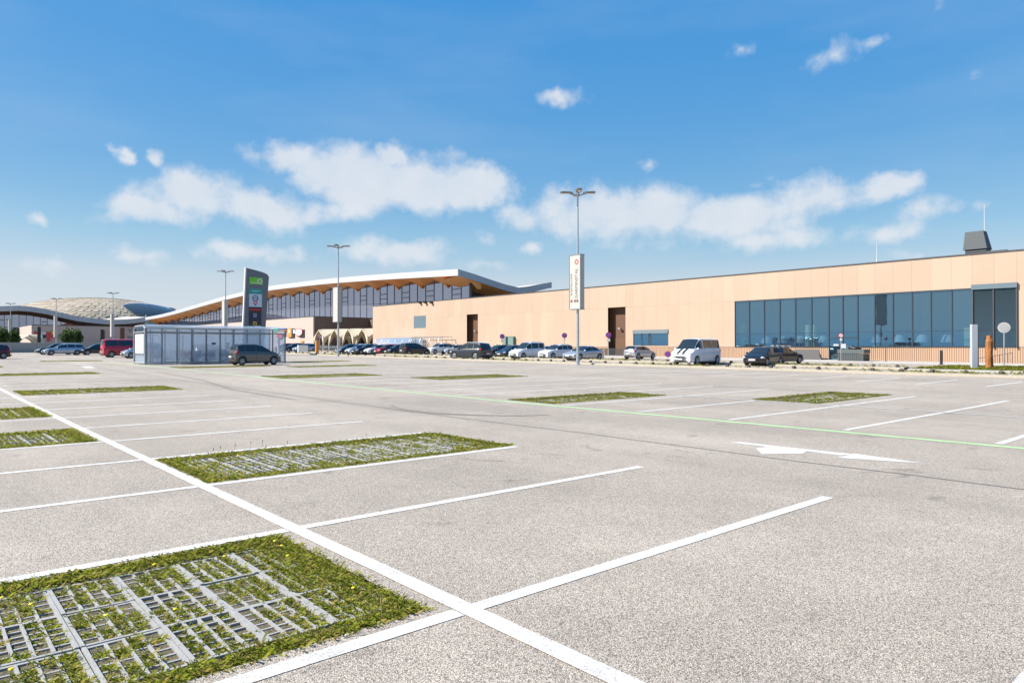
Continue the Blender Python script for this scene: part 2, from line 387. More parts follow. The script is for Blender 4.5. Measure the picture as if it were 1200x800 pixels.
def clip_line(x0, x1, y, w=.12, name='bay_line', mat_=WHITE):
    """paint one bay line but not across a weed bed"""
    segs = []; xs = np.arange(x0, x1+.001, .05); cur = None
    for x in xs:
        if inbed(x, y):
            if cur is not None: segs.append((cur, x-.05)); cur = None
        elif cur is None: cur = x
    if cur is not None: segs.append((cur, x1))
    for a, b in segs:
        if b-a > .2: strip(name, [(a, y), (b, y)], w, mat_, marks, .004)
for n in range(-2, 30):
    clip_line(XD+.07, XA1, yl(n)); clip_line(XA0, XD-.07, yl(n))
strip('divider_line', [(XBD, -4), (XBD, 46)], .10, WHITE, marks, .008)
for n in range(-2, 18):
    clip_line(XB0, XBD-.06, yl(n)); clip_line(XBD+.06, XB1, yl(n))
for n in range(-1, 24): clip_line(32.0, 37.3, yl(n))
strip('green_line', [(XG, -6), (XG, 68)], .19, GREEN, marks, .004)
strip('green_line', [(24.95, 44), (24.95, 64)], .12, GREEN, marks, .004)
SEAM = mat('bitumen_seam', (.13, .125, .12), .6, var=.4, noise_scale=3)
pts = [(9.45+.03*math.sin(y*.9)+.02*math.sin(y*2.3), y) for y in np.arange(-4, 60, .8)]
strip('joint_seam', pts, .028, SEAM, marks, .005)
SKID = asphalt_mat('skid_marked_asphalt', .24)
for cx, cy, r, a0, a1 in ((13.2, 14.8, 3.6, 150, 245), (13.3, 14.9, 3.9, 165, 235), (22.2, 4.2, 3.0, 300, 380), (22.5, 4.4, 3.3, 290, 360)):
    strip('skid_mark', [(cx+r*math.cos(R(a)), cy+r*math.sin(R(a))) for a in range(a0, a1+1, 6)], .05, SKID, marks, .006, 9)
strip('skid_mark', [(8.8, 20), (9.0, 26), (10.2, 33), (11, 44)], .16, SKID, marks, .006)
# two-headed lane arrow
def flat(name, pl, m_, dz=.004, parent=None):
    m = MB(); m.add([(x, y, gz(x, y)+dz) for x, y in pl], [tuple(range(len(pl)))]); return m.build(name, m_, parent)
def arrow():
    A = [G(855, 519), G(988, 531), G(985, 538.5), G(1085, 543.5), G(1032, 533.5), G(1004, 531.5), G(862, 517.6)]
    V = [(p.x, p.y, gz(p.x, p.y)+.004) for p in A]
    B = [G(882, 527), G(960, 534.5), G(935, 529.5), G(915, 523.5), G(898, 522), G(910, 527.2)]
    m = MB()
    q = [G(855, 518.2), G(868, 518), G(1000, 532.2), G(985, 533.4)]
    m.add([(p.x, p.y, gz(p.x, p.y)+.004) for p in q], [(3, 2, 1, 0)])
    q = [G(981, 536.2), G(1002, 531.6), G(1084, 543)]
    m.add([(p.x, p.y, gz(p.x, p.y)+.004) for p in q], [(2, 1, 0)])
    q = [G(886, 525.2), G(908, 523), G(948, 528), G(940, 531.6), G(893, 532.2)]
    m.add([(p.x, p.y, gz(p.x, p.y)+.0045) for p in q], [(4, 3, 2, 1, 0)])
    return m.build('lane_arrow', WHITE, marks)
arrow()
# white dash painted on the far aisle
p = G(103, 430); strip('bay_line', [(p.x-.2, p.y-2.2), (p.x+.2, p.y+2.2)], .6, WHITE, marks)

# ------------------------------------------------------------------ weed beds with concrete grid pavers
def paver_mesh():
    m = MB(); W, L, t = .395, .595, .075
    def bar(x0, x1, y0, y1, z1): m.box(x0, x1, y0, y1, -t, z1)
    e = .023; r = .017
    bar(0, e, 0, L, 0); bar(W-e, W, 0, L, 0)
    bar(e, W-e, 0, e, -.004); bar(e, W-e, L-e, L, -.004)
    nx, ny = 4, 6
    for i in range(1, nx): x = e+(W-2*e)*i/nx; bar(x-r/2, x+r/2, e, L-e, -.002)
    for j in range(1, ny): y = e+(L-2*e)*j/ny; bar(e, W-e, y-r/2, y+r/2, -.009)
    return m.mesh('paver', CONC)
PAVER = paver_mesh()
def weed_arrays(n_cl, place, leaf_n, lmin, lmax, tall=.0):
    """clumps of little leaves: each leaf a bent strip of four triangles"""
    C = np.array([place() for _ in range(n_cl)]); k = leaf_n; n = n_cl*k
    base = np.repeat(C, k, 0)
    az = rng.uniform(0, 2*np.pi, n); L = rng.uniform(lmin, lmax, n)*np.repeat(rng.uniform(.6, 1.35, n_cl), k); up = rng.uniform(.05, .75, n)
    blade = rng.random(n) < .35; Wd = np.where(blade, L*.10, L*.30); L = np.where(blade, L*1.5, L); up = np.where(blade, .8+.5*rng.random(n), up)
    d = np.stack([np.cos(az), np.sin(az)], 1); nr = np.stack([-np.sin(az), np.cos(az)], 1)
    base[:, :2] += d*rng.uniform(0, .02, n)[:, None]
    mid = base.copy(); mid[:, :2] += d*(L*.5)[:, None]; mid[:, 2] += L*.55*up
    tip = base.copy(); tip[:, :2] += d*L[:, None]; tip[:, 2] += L*.62*up
    a, b = mid.copy(), mid.copy(); a[:, :2] += nr*(Wd/1)[:, None]*.8; b[:, :2] -= nr*(Wd/1)[:, None]*.8
    mid2 = mid.copy(); mid2[:, 2] -= L*.06
    V = np.stack([base, a, tip, b], 1).reshape(-1, 3)
    i = np.arange(n)[:, None]*4; F = np.concatenate([i+[0, 1, 2], i+[0, 2, 3]], 0)
    return V, F
def np_obj(name, V, F, material, parent=None):
    me = bpy.data.meshes.new(name); me.vertices.add(len(V)); me.vertices.foreach_set('co', np.ascontiguousarray(V, dtype=np.float32).ravel())
    k = F.shape[1]; me.loops.add(F.size); me.loops.foreach_set('vertex_index', F.ravel().astype(np.int32))
    me.polygons.add(len(F)); me.polygons.foreach_set('loop_start', np.arange(0, F.size, k, dtype=np.int32)); me.polygons.foreach_set('loop_total', np.full(len(F), k, dtype=np.int32))
    me.update(calc_edges=True); me.materials.append(material); return obj(name, me, parent)
for bi, (x0, x1, y0, y1, lv) in enumerate(BEDS):
    bed = struct(obj('weed_bed', None)); cz = gz((x0+x1)/2, (y0+y1)/2)
    xs_ = np.linspace(x0-.02, x1+.02, 9); ys_ = np.linspace(y0-.02, y1+.02, 5)
    m = MB(); V = [(x, y, gz(x, y)-.030) for y in ys_ for x in xs_]
    m.add(V, [(j*9+i, j*9+i+1, (j+1)*9+i+1, (j+1)*9+i) for j in range(4) for i in range(8)])
    m.build('soil', SOIL, bed)
    ex = MB()                       # cut edge of the asphalt
    for a, b in (((x0, y0), (x1, y0)), ((x1, y0), (x1, y1)), ((x1, y1), (x0, y1)), ((x0, y1), (x0, y0))):
        ex.add([(*a, gz(*a)-.1), (*b, gz(*b)-.1), (*b, gz(*b)), (*a, gz(*a))], [(0, 1, 2, 3), (3, 2, 1, 0)])
    ex.build('asphalt_edge', ASPH, bed)
    mx_, my_ = .08, .12; nx = int((x1-x0-2*mx_)/.4); ny = int((y1-y0-2*my_)/.6)
    ox = x1-mx_-nx*.4; oy = y0+((y1-y0)-ny*.6)/2
    if lv <= 1:
        for i in range(nx):
            for j in range(ny):
                if ox+i*.4 < -1.4: continue
                o = obj('paver', PAVER, bed, (ox+i*.4, oy+j*.6, gz(ox+i*.4, oy+j*.6)-.012+random.uniform(-.006, .003)))
                o.rotation_euler = (random.gauss(0, .006), random.gauss(0, .008), random.gauss(0, .003))
    else:
        m = MB()
        for i in range(nx*2+1):
            for j in range(ny): m.box(ox+i*.2-.02, ox+i*.2+.02, oy+j*.6, oy+j*.6+.59, cz-.06, gz(ox+i*.2, oy+j*.6)-.014)
        struct(m.build('paver_grid', CONC, bed), 'stuff')
    xmin = max(x0, -1.0)
    def border():                   # thick band of weeds along the cut asphalt
        w = abs(random.gauss(0, .085)); s_ = random.random(); lx, ly = x1-xmin, y1-y0; u = random.random()*(2*lx+ly+(ly if x0 > 0 else 0))
        if u < lx: x, y = xmin+u, y0+w
        elif u < 2*lx: x, y = xmin+u-lx, y1-w*1.2
        elif u < 2*lx+ly: x, y = x1-w*(1.9 if lv == 0 else 1.2), y0+(u-2*lx)
        else: x, y = x0+w*1.6, y0+(u-2*lx-ly)
        x += random.uniform(-.03, .03); y += random.uniform(-.035, .03)
        return (x, y, gz(x, y)-.012)
    def place():                    # tufts that fill some of the paver cells
        while True:
            i = int(random.random()*nx*4); j = int(random.random()*ny*6)
            x = ox+.028+.0424+(i//4)*.4+(i % 4)*.0848; y = oy+.028+.0449+(j//6)*.6+(j % 6)*.0898
            if lv == 0 and x < -1: continue
            pat = .5+.5*math.sin(x*3.1+1.7*math.sin(y*2.3+bi))*math.cos(y*2.7+x*1.3+bi)
            hsh = math.sin(i*12.9898+j*78.233+bi)*43758.5453 % 1.0
            near = max(0, 1-(x1-x)/.9)
            if hsh < .42+.45*pat+.5*near:
                return (x+random.gauss(0, .024), y+random.gauss(0, .024), gz(x, y)-.03)
    n1, n2, b0_, b1_, c0_, c1_ = {0: (5200, 7600, .012, .032, .010, .027), 1: (3400, 5200, .015, .037, .013, .031), 2: (1300, 2300, .02, .045, .018, .042)}[lv]
    Va, Fa = weed_arrays(n1, border, 7, b0_, b1_); Vb, Fb = weed_arrays(n2, place, 6, c0_, c1_)
    V = np.concatenate([Va, Vb]); F = np.concatenate([Fa, Fb+len(Va)])
    struct(np_obj('weeds', V, F, WEED, bed), 'stuff')
    if lv < 2:
        m = MB()
        for _ in range(16 if lv == 0 else 22):
            c = place(); h = random.uniform(.05, .09); m.tube((c[0], c[1], c[2]), (c[0]+.01, c[1], c[2]+h), .0025, 4, mi=1)
            m.ball((c[0]+.01, c[1], c[2]+h), .014, .014, .006, 7, 4)
        m.build('dandelion', [PETAL, WEED], bed)
        m = MB()
        for _ in range(12):
            x = random.uniform(x0, x1); y = random.choice((y0+.04, y1-.04)); z = gz(x, y)-.02
            h = random.uniform(.07, .17); t = (x+random.uniform(-.03, .03), y+random.uniform(-.03, .03), z+h)
            m.tube((x, y, z), t, .0022, 4); m.ball(t, .006, .006, .025, 5, 4)
        m.build('seed_stalk', mat('dry_stalk', (.26, .19, .10), .8), bed)

# ------------------------------------------------------------------ verges with stub posts towards the halls
def verge(xa, xb, ya, yb, name):
    m = MB(); ys_ = np.arange(ya, yb+.1, 2.5); V = []; F = []; H = .13
    for y in ys_:
        for x, h in ((xa, -.02), (xa+.01, H-.02), (xa+.12, H), ((xa+xb)/2, H+.03), (xb-.12, H), (xb-.01, H-.02), (xb, -.02)): V.append((x, y, gz(x, y)+h))
    for j in range(len(ys_)-1):
        for i in range(6): F.append((j*7+i, j*7+i+1, (j+1)*7+i+1, (j+1)*7+i))
    m.add(V, F); o = m.build(name, GRAV); struct(o)
    k = MB(); k.box(-.09, .09, -.09, .09, -.05, .16); k.box(-.065, .065, -.065, .065, .16, .19); me = k.mesh('stub_post', mat('tarred_post', (.06, .05, .045), .8))
    y = ya+.5
    while y < yb:
        obj('stub_post', me, o, ((xa+xb)/2-.18+random.uniform(-.06, .06), y, gz(xa, y)+H), random.uniform(-.3, .3)); y += 1.55 if y < 60 else 2.2
    def place():
        x = random.uniform(xa+.1, xb-.1); y = ya+(yb-ya)*random.random()**1.3
        while random.random() > .25+.75*max(0, math.sin(y*.35+xa)): y = ya+(yb-ya)*random.random()**1.3
        return (x, y, gz(x, y)+H+.01)
    V, F = weed_arrays(1500, place, 5, .05, .13); struct(np_obj('verge_weeds', V, F, WEED, o), 'stuff')
verge(41.3, 42.5, 2, 128, 'gravel_verge')
verge(49.4, 50.5, 17.5, 110, 'gravel_verge')
# pavement along the long hall
m = MB(); ys_ = np.arange(-40, 124, 4.); V = []; F = []
for y in ys_:
    z = gz(66.5, y)
    for x, h in ((66.5, -.02), (66.51, .1), (66.62, .115), (70.3, .13)): V.append((x, y, z+h))
for j in range(len(ys_)-1):
    for i in range(3): F.append((j*4+i, j*4+i+1, (j+1)*4+i+1, (j+1)*4+i))
m.add(V, F); struct(m.build('pavement', CONCL))


# ------------------------------------------------------------------ long peach hall
UNIT = MB().box(0, 1, 0, 1, 0, 1).mesh('unit_panel', PEACH)
def ribbed(n=9):
    m = MB(); pl = []
    for i in range(n):
        a = i/n; w = 1/n
        pl += [(0.0, a), (0.0, a+w*.62), (.5, a+w*.66), (.5, a+w*.96)]
    pl += [(1, 1), (1, 0)]
    return m.prism(pl[::-1], 'z', 0, 1).mesh('ribbed_panel', PEACHB)
RIB = ribbed()
hall = thing('exhibition_hall', 'long flat-roofed peach-panelled hall with a wide glazed front', 'building', (70, 16, .2))
HX, HT = 70.0, 9.62
def hp(name, me, x0, x1, y0, y1, z0, z1, mat_=None):
    o = obj(name, me, hall); o.matrix_parent_inverse = Matrix.Translation((-70, -16, -.2))
    o.location = (x0, y0, z0); o.scale = (x1-x0, y1-y0, z1-z0)
    if mat_:
        o.material_slots[0].link = 'OBJECT'; o.material_slots[0].material = mat_
    return o
def hb(mb, name, mats, smooth=None):
    o = mb.build(name, mats, hall, smooth); o.matrix_parent_inverse = Matrix.Translation((-70, -16, -.2)); return o
WY0, WY1, WZ0, WZ1 = 16.03, 42.3, 1.60, 6.66
ENT = (28.96, 31.78)
OPEN = [(WY0, WY1, WZ0, WZ1), (ENT[0], ENT[1], -1, WZ0+.01), (51.3, 56.72, 1.75, 3.74), (103.65, 107.52, 5.0, 7.2), (57.97, 60.95, -1, 6.78), (88.67, 91.62, -1, 6.95)]
edges = sorted({-24., 122.3} | {o[0] for o in OPEN} | {o[1] for o in OPEN})
cols = []
for a, b in zip(edges, edges[1:]):
    n = max(1, round((b-a)/1.62)); cols += [(a+(b-a)*i/n, a+(b-a)*(i+1)/n) for i in range(n)]
back = MB()
for a, b in cols:
    zb = gz(70, a)+.12
    for ri, (r0, r1) in enumerate(((zb, WZ0), (WZ0, 6.70), (6.70, HT))):
        iv = [(r0, r1)]
        for o in OPEN:
            if o[0]-.01 < (a+b)/2 < o[1]+.01:
                nv = []
                for p, q in iv:
                    if o[3] <= p or o[2] >= q: nv.append((p, q)); continue
                    if o[2] > p: nv.append((p, o[2]))
                    if o[3] < q: nv.append((o[3], q))
                iv = nv
        for p, q in iv:
            if q-p < .05: continue
            g = .0045
            if ri == 0: hp('base_panel', RIB, HX+.03, HX+.11, a+g, b-g, p+.004, q-g)
            else: hp('wall_panel', UNIT, HX, HX+.08, a+g, b-g, p+g, q-g)
            back.box(HX+.1, HX+.35, a, b, p, q)
hb(back, 'wall', mat('hall_backing', (.25, .17, .11), .8))
m = MB(); m.box(HX+.3, 84, -24, 122.2, 9.2, 9.45); hb(m, 'roof', MGREY)
m = MB(); m.box(83.6, 84, -24, 122.2, -.2, 9.2); m.box(HX+.35, 83.6, 122.0, 122.3, -.2, 9.2); m.box(HX+.35, 83.6, -24, -23.7, -.2, 9.2); hb(m, 'end_wall', PEACH)
m = MB(); m.box(HX-.06, HX+.45, -24, 122.36, HT, HT+.11); m.box(HX+.45, 84, 122.0, 122.36, HT-.2, HT+.11); hb(m, 'coping', DGREY)
# door niches
for (a, b, z1) in ((57.97, 60.95, 6.78), (88.67, 91.62, 6.95)):
    zb = gz(70, a)+.1
    m = MB(); m.box(HX+.9, HX+1.0, a, b, zb, z1); m.box(HX+.06, HX+.9, b, b+.08, zb, z1); m.box(HX+.06, HX+.9, a-.08, a, zb, z1); m.box(HX+.06, HX+1, a, b, z1, z1+.08)
    n = hb(m, 'niche', NICHE)
    m = MB(); m.box(HX+.86, HX+.9, a+.5, b-.5, zb, zb+2.3); m.box(HX+.83, HX+.86, a+.6, a+.66, zb+1, zb+1.2); hb(m, 'door', mat('door_brown', (.12, .06, .03), .5))
    m = MB(); m.box(HX+.6, HX+.9, (a+b)/2-.08, (a+b)/2+.08, zb+3.5, zb+3.6); m.box(HX+.45, HX+.62, (a+b)/2-.2, (a+b)/2+.2, zb+3.5, zb+3.68); hb(m, 'wall_light', STEEL)
# small shuttered windows
m = MB(); m.box(HX+.03, HX+.1, 103.65, 107.52, 5.0, 7.2); wq = hb(m, 'window', mat('blue_grey_shutter', (.10, .15, .18), .4))
m = MB()
for i in range(12): m.box(HX+.0, HX+.03, 103.75, 107.42, 5.08+i*.175, 5.08+i*.175+.12)
hb(m, 'shutter_slat', mat('blue_grey_slat', (.12, .17, .2), .4))
m = MB(); m.box(HX-.12, HX+.1, 51.3, 56.72, 3.28, 3.74); hb(m, 'shutter_box', mat('shutter_grey', (.14, .17, .185), .45))
m = MB(); m.box(HX+.1, HX+.6, 51.3, 56.72, 1.75, 3.3); hb(m, 'window_recess', NAVY)
for a, b in ((51.4, 53.95), (54.05, 56.62)): hb(MB().box(HX+.03, HX+.05, a, b, 1.83, 3.28), 'window_pane', GLASSA)
m = MB(); m.box(HX-.01, HX+.09, 51.3, 56.72, 1.75, 1.82)
for y in (51.3, 53.95, 56.6): m.box(HX-.01, HX+.09, y, y+.1, 1.82, 3.28)
hb(m, 'window_frame', DGREY)
# three scuppers near the roof
for px in (493, 499.5, 506.5):
    p = onX(px, 354.5, HX); m = MB(); m.prism([(HX-.55, p.z-.05), (HX+.02, p.z-.22), (HX+.02, p.z+.2), (HX-.55, p.z+.15)], 'y', p.y-.25, p.y+.25); hb(m, 'scupper', BLACK)
# big glazed front: frame, panes, room behind
mul = [onX(px, 400, HX).y for px in (1192, 1165, 1140, 1115.6, 1091, 1069, 1046.5, 1025, 1005, 987.6, 971, 951, 932, 913.7, 895.5, 878, 861)]
mul[0], mul[-1] = WY0, WY1; mul[8], mul[10] = ENT
m = MB()
for y in mul: m.box(HX+.0, HX+.16, max(WY0, y-.045), min(WY1, y+.045), WZ0, WZ1)
m.box(HX-.03, HX+.18, WY0, WY1, WZ1-.08, WZ1+.06); m.box(HX-.03, HX+.18, WY0, ENT[0], WZ0-.02, WZ0+.07); m.box(HX-.03, HX+.18, ENT[1], WY1, WZ0-.02, WZ0+.07)
m.box(HX+.02, HX+.15, WY0, WY1, 3.02, 3.06)
m.box(HX-.02, HX+.17, ENT[0], ENT[1], 2.44, 2.56)
for y in (ENT[0]+.04, (ENT[0]+ENT[1])/2, ENT[1]-.04): m.box(HX-.01, HX+.17, y-.05, y+.05, .3, WZ0)
hb(m, 'window_frame', mat('dark_blue_frame', (.025, .04, .055), .4))
for a, b in zip(mul, mul[1:]):
    ent = a >= ENT[0]-.01 and b <= ENT[1]+.01
    hb(MB().box(HX+.07, HX+.09, a+.045, b-.045, .36 if ent else WZ0+.07, WZ1-.08), 'glass_pane', GLASSA)
m = MB(); m.box(HX+.36, 80, 14, 43, .2, .34); m.box(79.8, 80, 14, 43, .34, 7.2); m.box(HX+.36, 80, 14, 43, 7.2, 7.4); m.box(HX+.36, 80, 13.8, 14, .34, 7.2); m.box(HX+.36, 80, 43, 43.2, .34, 7.2)
hb(m, 'room', mat('room_blue_grey', (.22, .29, .34), .8, var=.08))
m = MB()
for px, w in ((873.5, 3), (1074, 3)):  # first upright stands for a dark reflection in the glass
    y = onX(px, 400, 73.5).y; m.box(73.5, 74, y-.3, y+.3, .34, 7.2)
hb(m, 'column', mat('column_and_reflection', (.03, .03, .035), .6))
# roller screen over the last two bays
m = MB(); m.box(HX-.22, HX+.1, WY0-.05, mul[2]+.05, WZ1-.1, WZ1+.33); sc_ = hb(m, 'shutter_box', mat('shutter_blue', (.10, .14, .165), .45))
m = MB()
for i in range(58):
    z = WZ0+.1+i*.084; m.add([(HX-.10, WY0+.05, z), (HX-.10, mul[2]-.05, z), (HX-.03, mul[2]-.05, z+.055), (HX-.03, WY0+.05, z+.055)], [(0, 1, 2, 3), (3, 2, 1, 0)])
struct(hb(m, 'screen_slat', mat('screen_blue', (.07, .105, .125), .5)), 'stuff')
m = MB()
for y in (WY0, mul[1], mul[2]-.04): m.box(HX-.15, HX-.02, y-.03, y+.05, WZ0-.1, WZ1-.1)
hb(m, 'screen_rail', DGREY)
# handrail by the far end of the front
m = MB()
for i in range(9): m.tube((69.2, 16.2+i*.3, gz(69, 16)+.1), (69.2, 16.2+i*.3, gz(69, 16)+1.0-i*.06), .02, 6)
m.tube((69.2, 16.2, gz(69, 16)+1.0), (69.2, 18.6, gz(69, 16)+.52), .025, 6)
m.build('handrail', DGREY); tag(bpy.data.objects['handrail'], 'short dark handrail sloping down against the ribbed base wall', 'handrail')
# room things: lampshade lamps on tables and cream cabinets
def lamp_thing():
    t = thing('table_lamp', 'white cone-shaped lamp on a dark table behind the hall glass', 'lamp', group='white lamps behind the hall glazing')
    MB().lathe([(.28, 1.2), (.62, 1.2), (.44, 1.75), (.22, 1.95), (.0, 1.95)], 'z', 14).build('lamp_shade', WHT, t, 40)
    MB().tube((0, 0, .75), (0, 0, 1.4), .04).build('stem', BLACK, t)
    m = MB(); m.box(-.8, .8, -.9, .9, .68, .75)
    for sx in (-.7, .7):
        for sy in (-.8, .8): m.box(sx-.03, sx+.03, sy-.03, sy+.03, 0, .68)
    m.build('table', BLACK, t); return t
lt = lamp_thing()
for i, px in enumerate((898, 917, 938, 964.5, 1028, 1054, 1081, 1111, 1036)):
    y = onX(px, 395, 71.7 if i < 8 else 76).y; o = lt if i == 0 else copy_tree(lt); o.location = (71.7 if i < 8 else 76, y, .82)
for (pa, pb, z0, z1, lab) in ((868.5, 873.5, 3.0, 4.1, 'upper yellow part of a reflection, set as a board behind the hall glass'), (868.5, 874, 1.7, 2.7, 'lower yellow part of a reflection, set as a board behind the hall glass'), (945, 949.5, 1.2, 3.9, 'tall cream cabinet behind the glass beside the entrance, one of a pair'), (952, 956, 1.2, 3.9, 'tall cream cabinet behind the glass beside the entrance, one of a pair'), (1131, 1139.5, 1.2, 3.3, 'cream cabinet behind the glass next to the roller screen')):  # the yellow boards stand for a reflection in the pane
    a, b = onX(pb, 400, 71.2).y, onX(pa, 400, 71.2).y
    m = MB(); m.box(70.9, 71.5, a, b, z0, z1); m.box(70.87, 70.9, a+.05, b-.05, z0+.06, (z0+z1)/2-.02); m.box(70.87, 70.9, a+.05, b-.05, (z0+z1)/2+.02, z1-.06)
    if z0 > 1.3:
        m.box(71.0, 71.4, a+.1, a+.2, .34, z0)
    o = m.build('cabinet', mat('cream_board', (.62, .58, .36), .6) if 'yellow' not in lab else mat('yellow_reflection', (.6, .48, .08), .6)); tag(o, lab, 'cabinet', 'cream cabinets' if 'pair' in lab else None)
# roof gear
def roof_vent():
    y0, y1 = onX(1157, 300, 74).y, onX(1127.5, 300, 74).y; zb = 9.45
    t = thing('roof_vent', 'dark grey metal ventilation hood on the hall roof', 'ventilation hood', (74, y0, zb)); w = y1-y0
    h = onX(1140, 271, 74).z-zb
    m = MB(); m.box(0, 1.3, .05, w-.25, 0, h*.40); m.build('base', mat('vent_base_grey', (.02, .025, .028), .55), t)
    m = MB(); a, b = .40*h, h
    m.add([(-.12, -.0, a), (1.5, -.0, a), (1.5, w-.1, a), (-.12, w-.1, a), (.15, .35, b), (1.2, .35, b), (1.2, w-.2, b), (.15, w-.2, b)], [(3, 2, 1, 0), (4, 5, 6, 7), (0, 1, 5, 4), (1, 2, 6, 5), (2, 3, 7, 6), (3, 0, 4, 7)])
    m.build('hood', mat('vent_grey', (.032, .043, .048), .6, 0, var=.2), t)
    m = MB()
    for i in range(3): m.box(-.02, 0, .1, w-.3, .25+i*.3, .38+i*.3)
    m.build('louvre', DGREY, t)
roof_vent()
y0, y1 = onX(1178, 294, 74).y, onX(1158, 294, 74).y
m = MB(); m.box(74, 77, y0, y1, 9.45, 10.15); m.box(73.8, 77.2, y0-.15, y1+.1, 10.15, 10.27); tag(m.build('roof_duct', DGREY), 'low dark roof duct beside the ventilation hood', 'roof duct')
for px, py, X, lab in ((1153.5, 240, 76, 'tall thin pale lightning rod behind the ventilation hood'), (1027.5, 284, 78, 'thin pale lightning rod standing alone on the hall roof')):
    p = onX(px, py, X); m = MB(); m.tube((X, p.y, 9.45), (X, p.y, 11), .06, 6); m.tube((X, p.y, 11), (X, p.y, p.z), .035, 6, .02); m.box(X-.2, X+.2, p.y-.2, p.y+.2, 9.45, 9.6); tag(m.build('lightning_rod', WHT), lab, 'lightning rod')

# ------------------------------------------------------------------ mall with the waving timber roof
mall = thing('shopping_mall', 'large shopping mall wing with wavy white roof edge over orange timber soffit', 'building', (80, 150, .5))
MI = Matrix.Translation((-80, -150, -.5))
def mb_(mb, name, mats, smooth=None, kind=None, parent=None):
    o = mb.build(name, mats, parent or mall, smooth)
    if parent is None: o.matrix_parent_inverse = MI
    return o
def mo(name, me, loc, scale, mat_=None):
    o = obj(name, me, mall, loc); o.matrix_parent_inverse = MI; o.scale = scale
    if mat_: o.material_slots[0].link = 'OBJECT'; o.material_slots[0].material = mat_
    return o
EDGE = [(537, 316), (495, 318.6), (450, 321.6), (395, 326), (370, 328.6), (340, 332.5), (316, 335.4), (288.4, 341.3), (260, 348.4), (240, 354.2), (223, 359.3), (205, 364.6), (186.7, 369.2), (170.5, 372)]
FX, GX = 80.0, 85.0
ey = []; ez = []
for px, py in EDGE:
    p = onX(px, py, FX); ey.append(p.y); ez.append(p.z)
def zr(y): return float(np.interp(y, ey, ez))
def smooth_z(y):
    return sum(zr(min(max(y+d, ey[0]), ey[-1])) for d in (-6, -3, 0, 3, 6))/5 if y > ey[0]+6 else zr(y)
YA, YB = ey[0], ey[-1]
TH = 1.25
ZE = [(0, 0), (4, -.7), (8, -1.5), (12, -2.25), (15.4, -2.65), (18, -2.3), (22, -1.5), (25, -.95)]
def ze(dx): return float(np.interp(dx, [a for a, _ in ZE], [b for _, b in ZE]))
ysr = list(np.arange(YA, YB, 3.0))+[YB]; xsr = [0, 4, 8, 12, 15.4, 18, 22, 25]
V = []; F = []; nx = len(xsr)
for y in ysr:
    for x in xsr: V.append((FX+x, y, smooth_z(y)+ze(x)-min(5, .06*(y-YA))*min(1, max(0, (x-7.5)/7))))
for j in range(len(ysr)-1):
    for i in range(nx-1): F.append((j*nx+i, j*nx+i+1, (j+1)*nx+i+1, (j+1)*nx+i))
mb_(MB().add(V, F), 'roof', mat('pale_roofing', (.50, .46, .40), .7), 60)
# fascia panels along the front and the gable edge
def quadbox(m, a, b, th, depth, mi=0):
    """vertical board from a to b (top points), th tall, depth thick to the right of a->b"""
    a, b = Vector(a), Vector(b); d = (b-a); n = Vector((d.y, -d.x, 0)).normalized()*depth; u = Vector((0, 0, th))
    P = [a-u, b-u, b, a, a-u+n, b-u+n, b+n, a+n]
    m.add(P, [(0, 1, 2, 3), (5, 4, 7, 6), (4, 0, 3, 7), (1, 5, 6, 2), (3, 2, 6, 7), (4, 5, 1, 0)], mi)
for i, (a, b) in enumerate(zip(ysr[::2], ysr[2::2]+[ysr[-1]])):
    if b <= a: continue
    m = MB(); quadbox(m, (FX-.1, b-.01, smooth_z(b)+.1), (FX-.1, a+.01, smooth_z(a)+.1), TH, -.3); mb_(m, 'fascia_board', FASCIA)
GREYF = mat('grey_fascia', (.30, .34, .37), .45)
for a, b in zip(xsr, xsr[1:]):
    m = MB(); quadbox(m, (FX+a, YA-.1, smooth_z(YA)+ze(a)+.1), (FX+b, YA-.1, smooth_z(YA)+ze(b)+.1), TH, -.3); mb_(m, 'gable_board', GREYF)
# folded timber soffit with brackets between fascia and glazing
BS = 9.6
kb = int((YB-YA)/BS)
zs = lambda y: smooth_z(y)-TH+.15
WHITEB = TIMBER
m = MB(); mm = MB()
for k in range(kb+1):
    y = YA+.6+k*BS; y2 = min(y+BS, YB); ym = (y+y2)/2
    A, B = (FX+.15, y, zs(y)), (FX+.15, y2, zs(y2)); Cc = (GX+1, y, zs(y)-1.6); D = (GX+1, y2, zs(y2)-1.6); E_ = (GX+1, ym, zs(ym)-.35); Fm = (FX+.15, ym, zs(ym))
    m.add([A, Fm, E_, Cc], [(0, 1, 2), (0, 2, 3)]); m.add([Fm, B, D, E_], [(0, 1, 2), (0, 2, 3)])
    br = MB(); br.prism([(FX+.35, zs(y)-.02), (GX+.9, zs(y)-.02), (GX+.9, zs(y)-2.3), (GX+.3, zs(y)-2.3), (GX-.9, zs(y)-1.2)], 'y', y-.22, y+.22); mb_(br, 'bracket', TIMBER)
mb_(m, 'soffit', TIMBER)
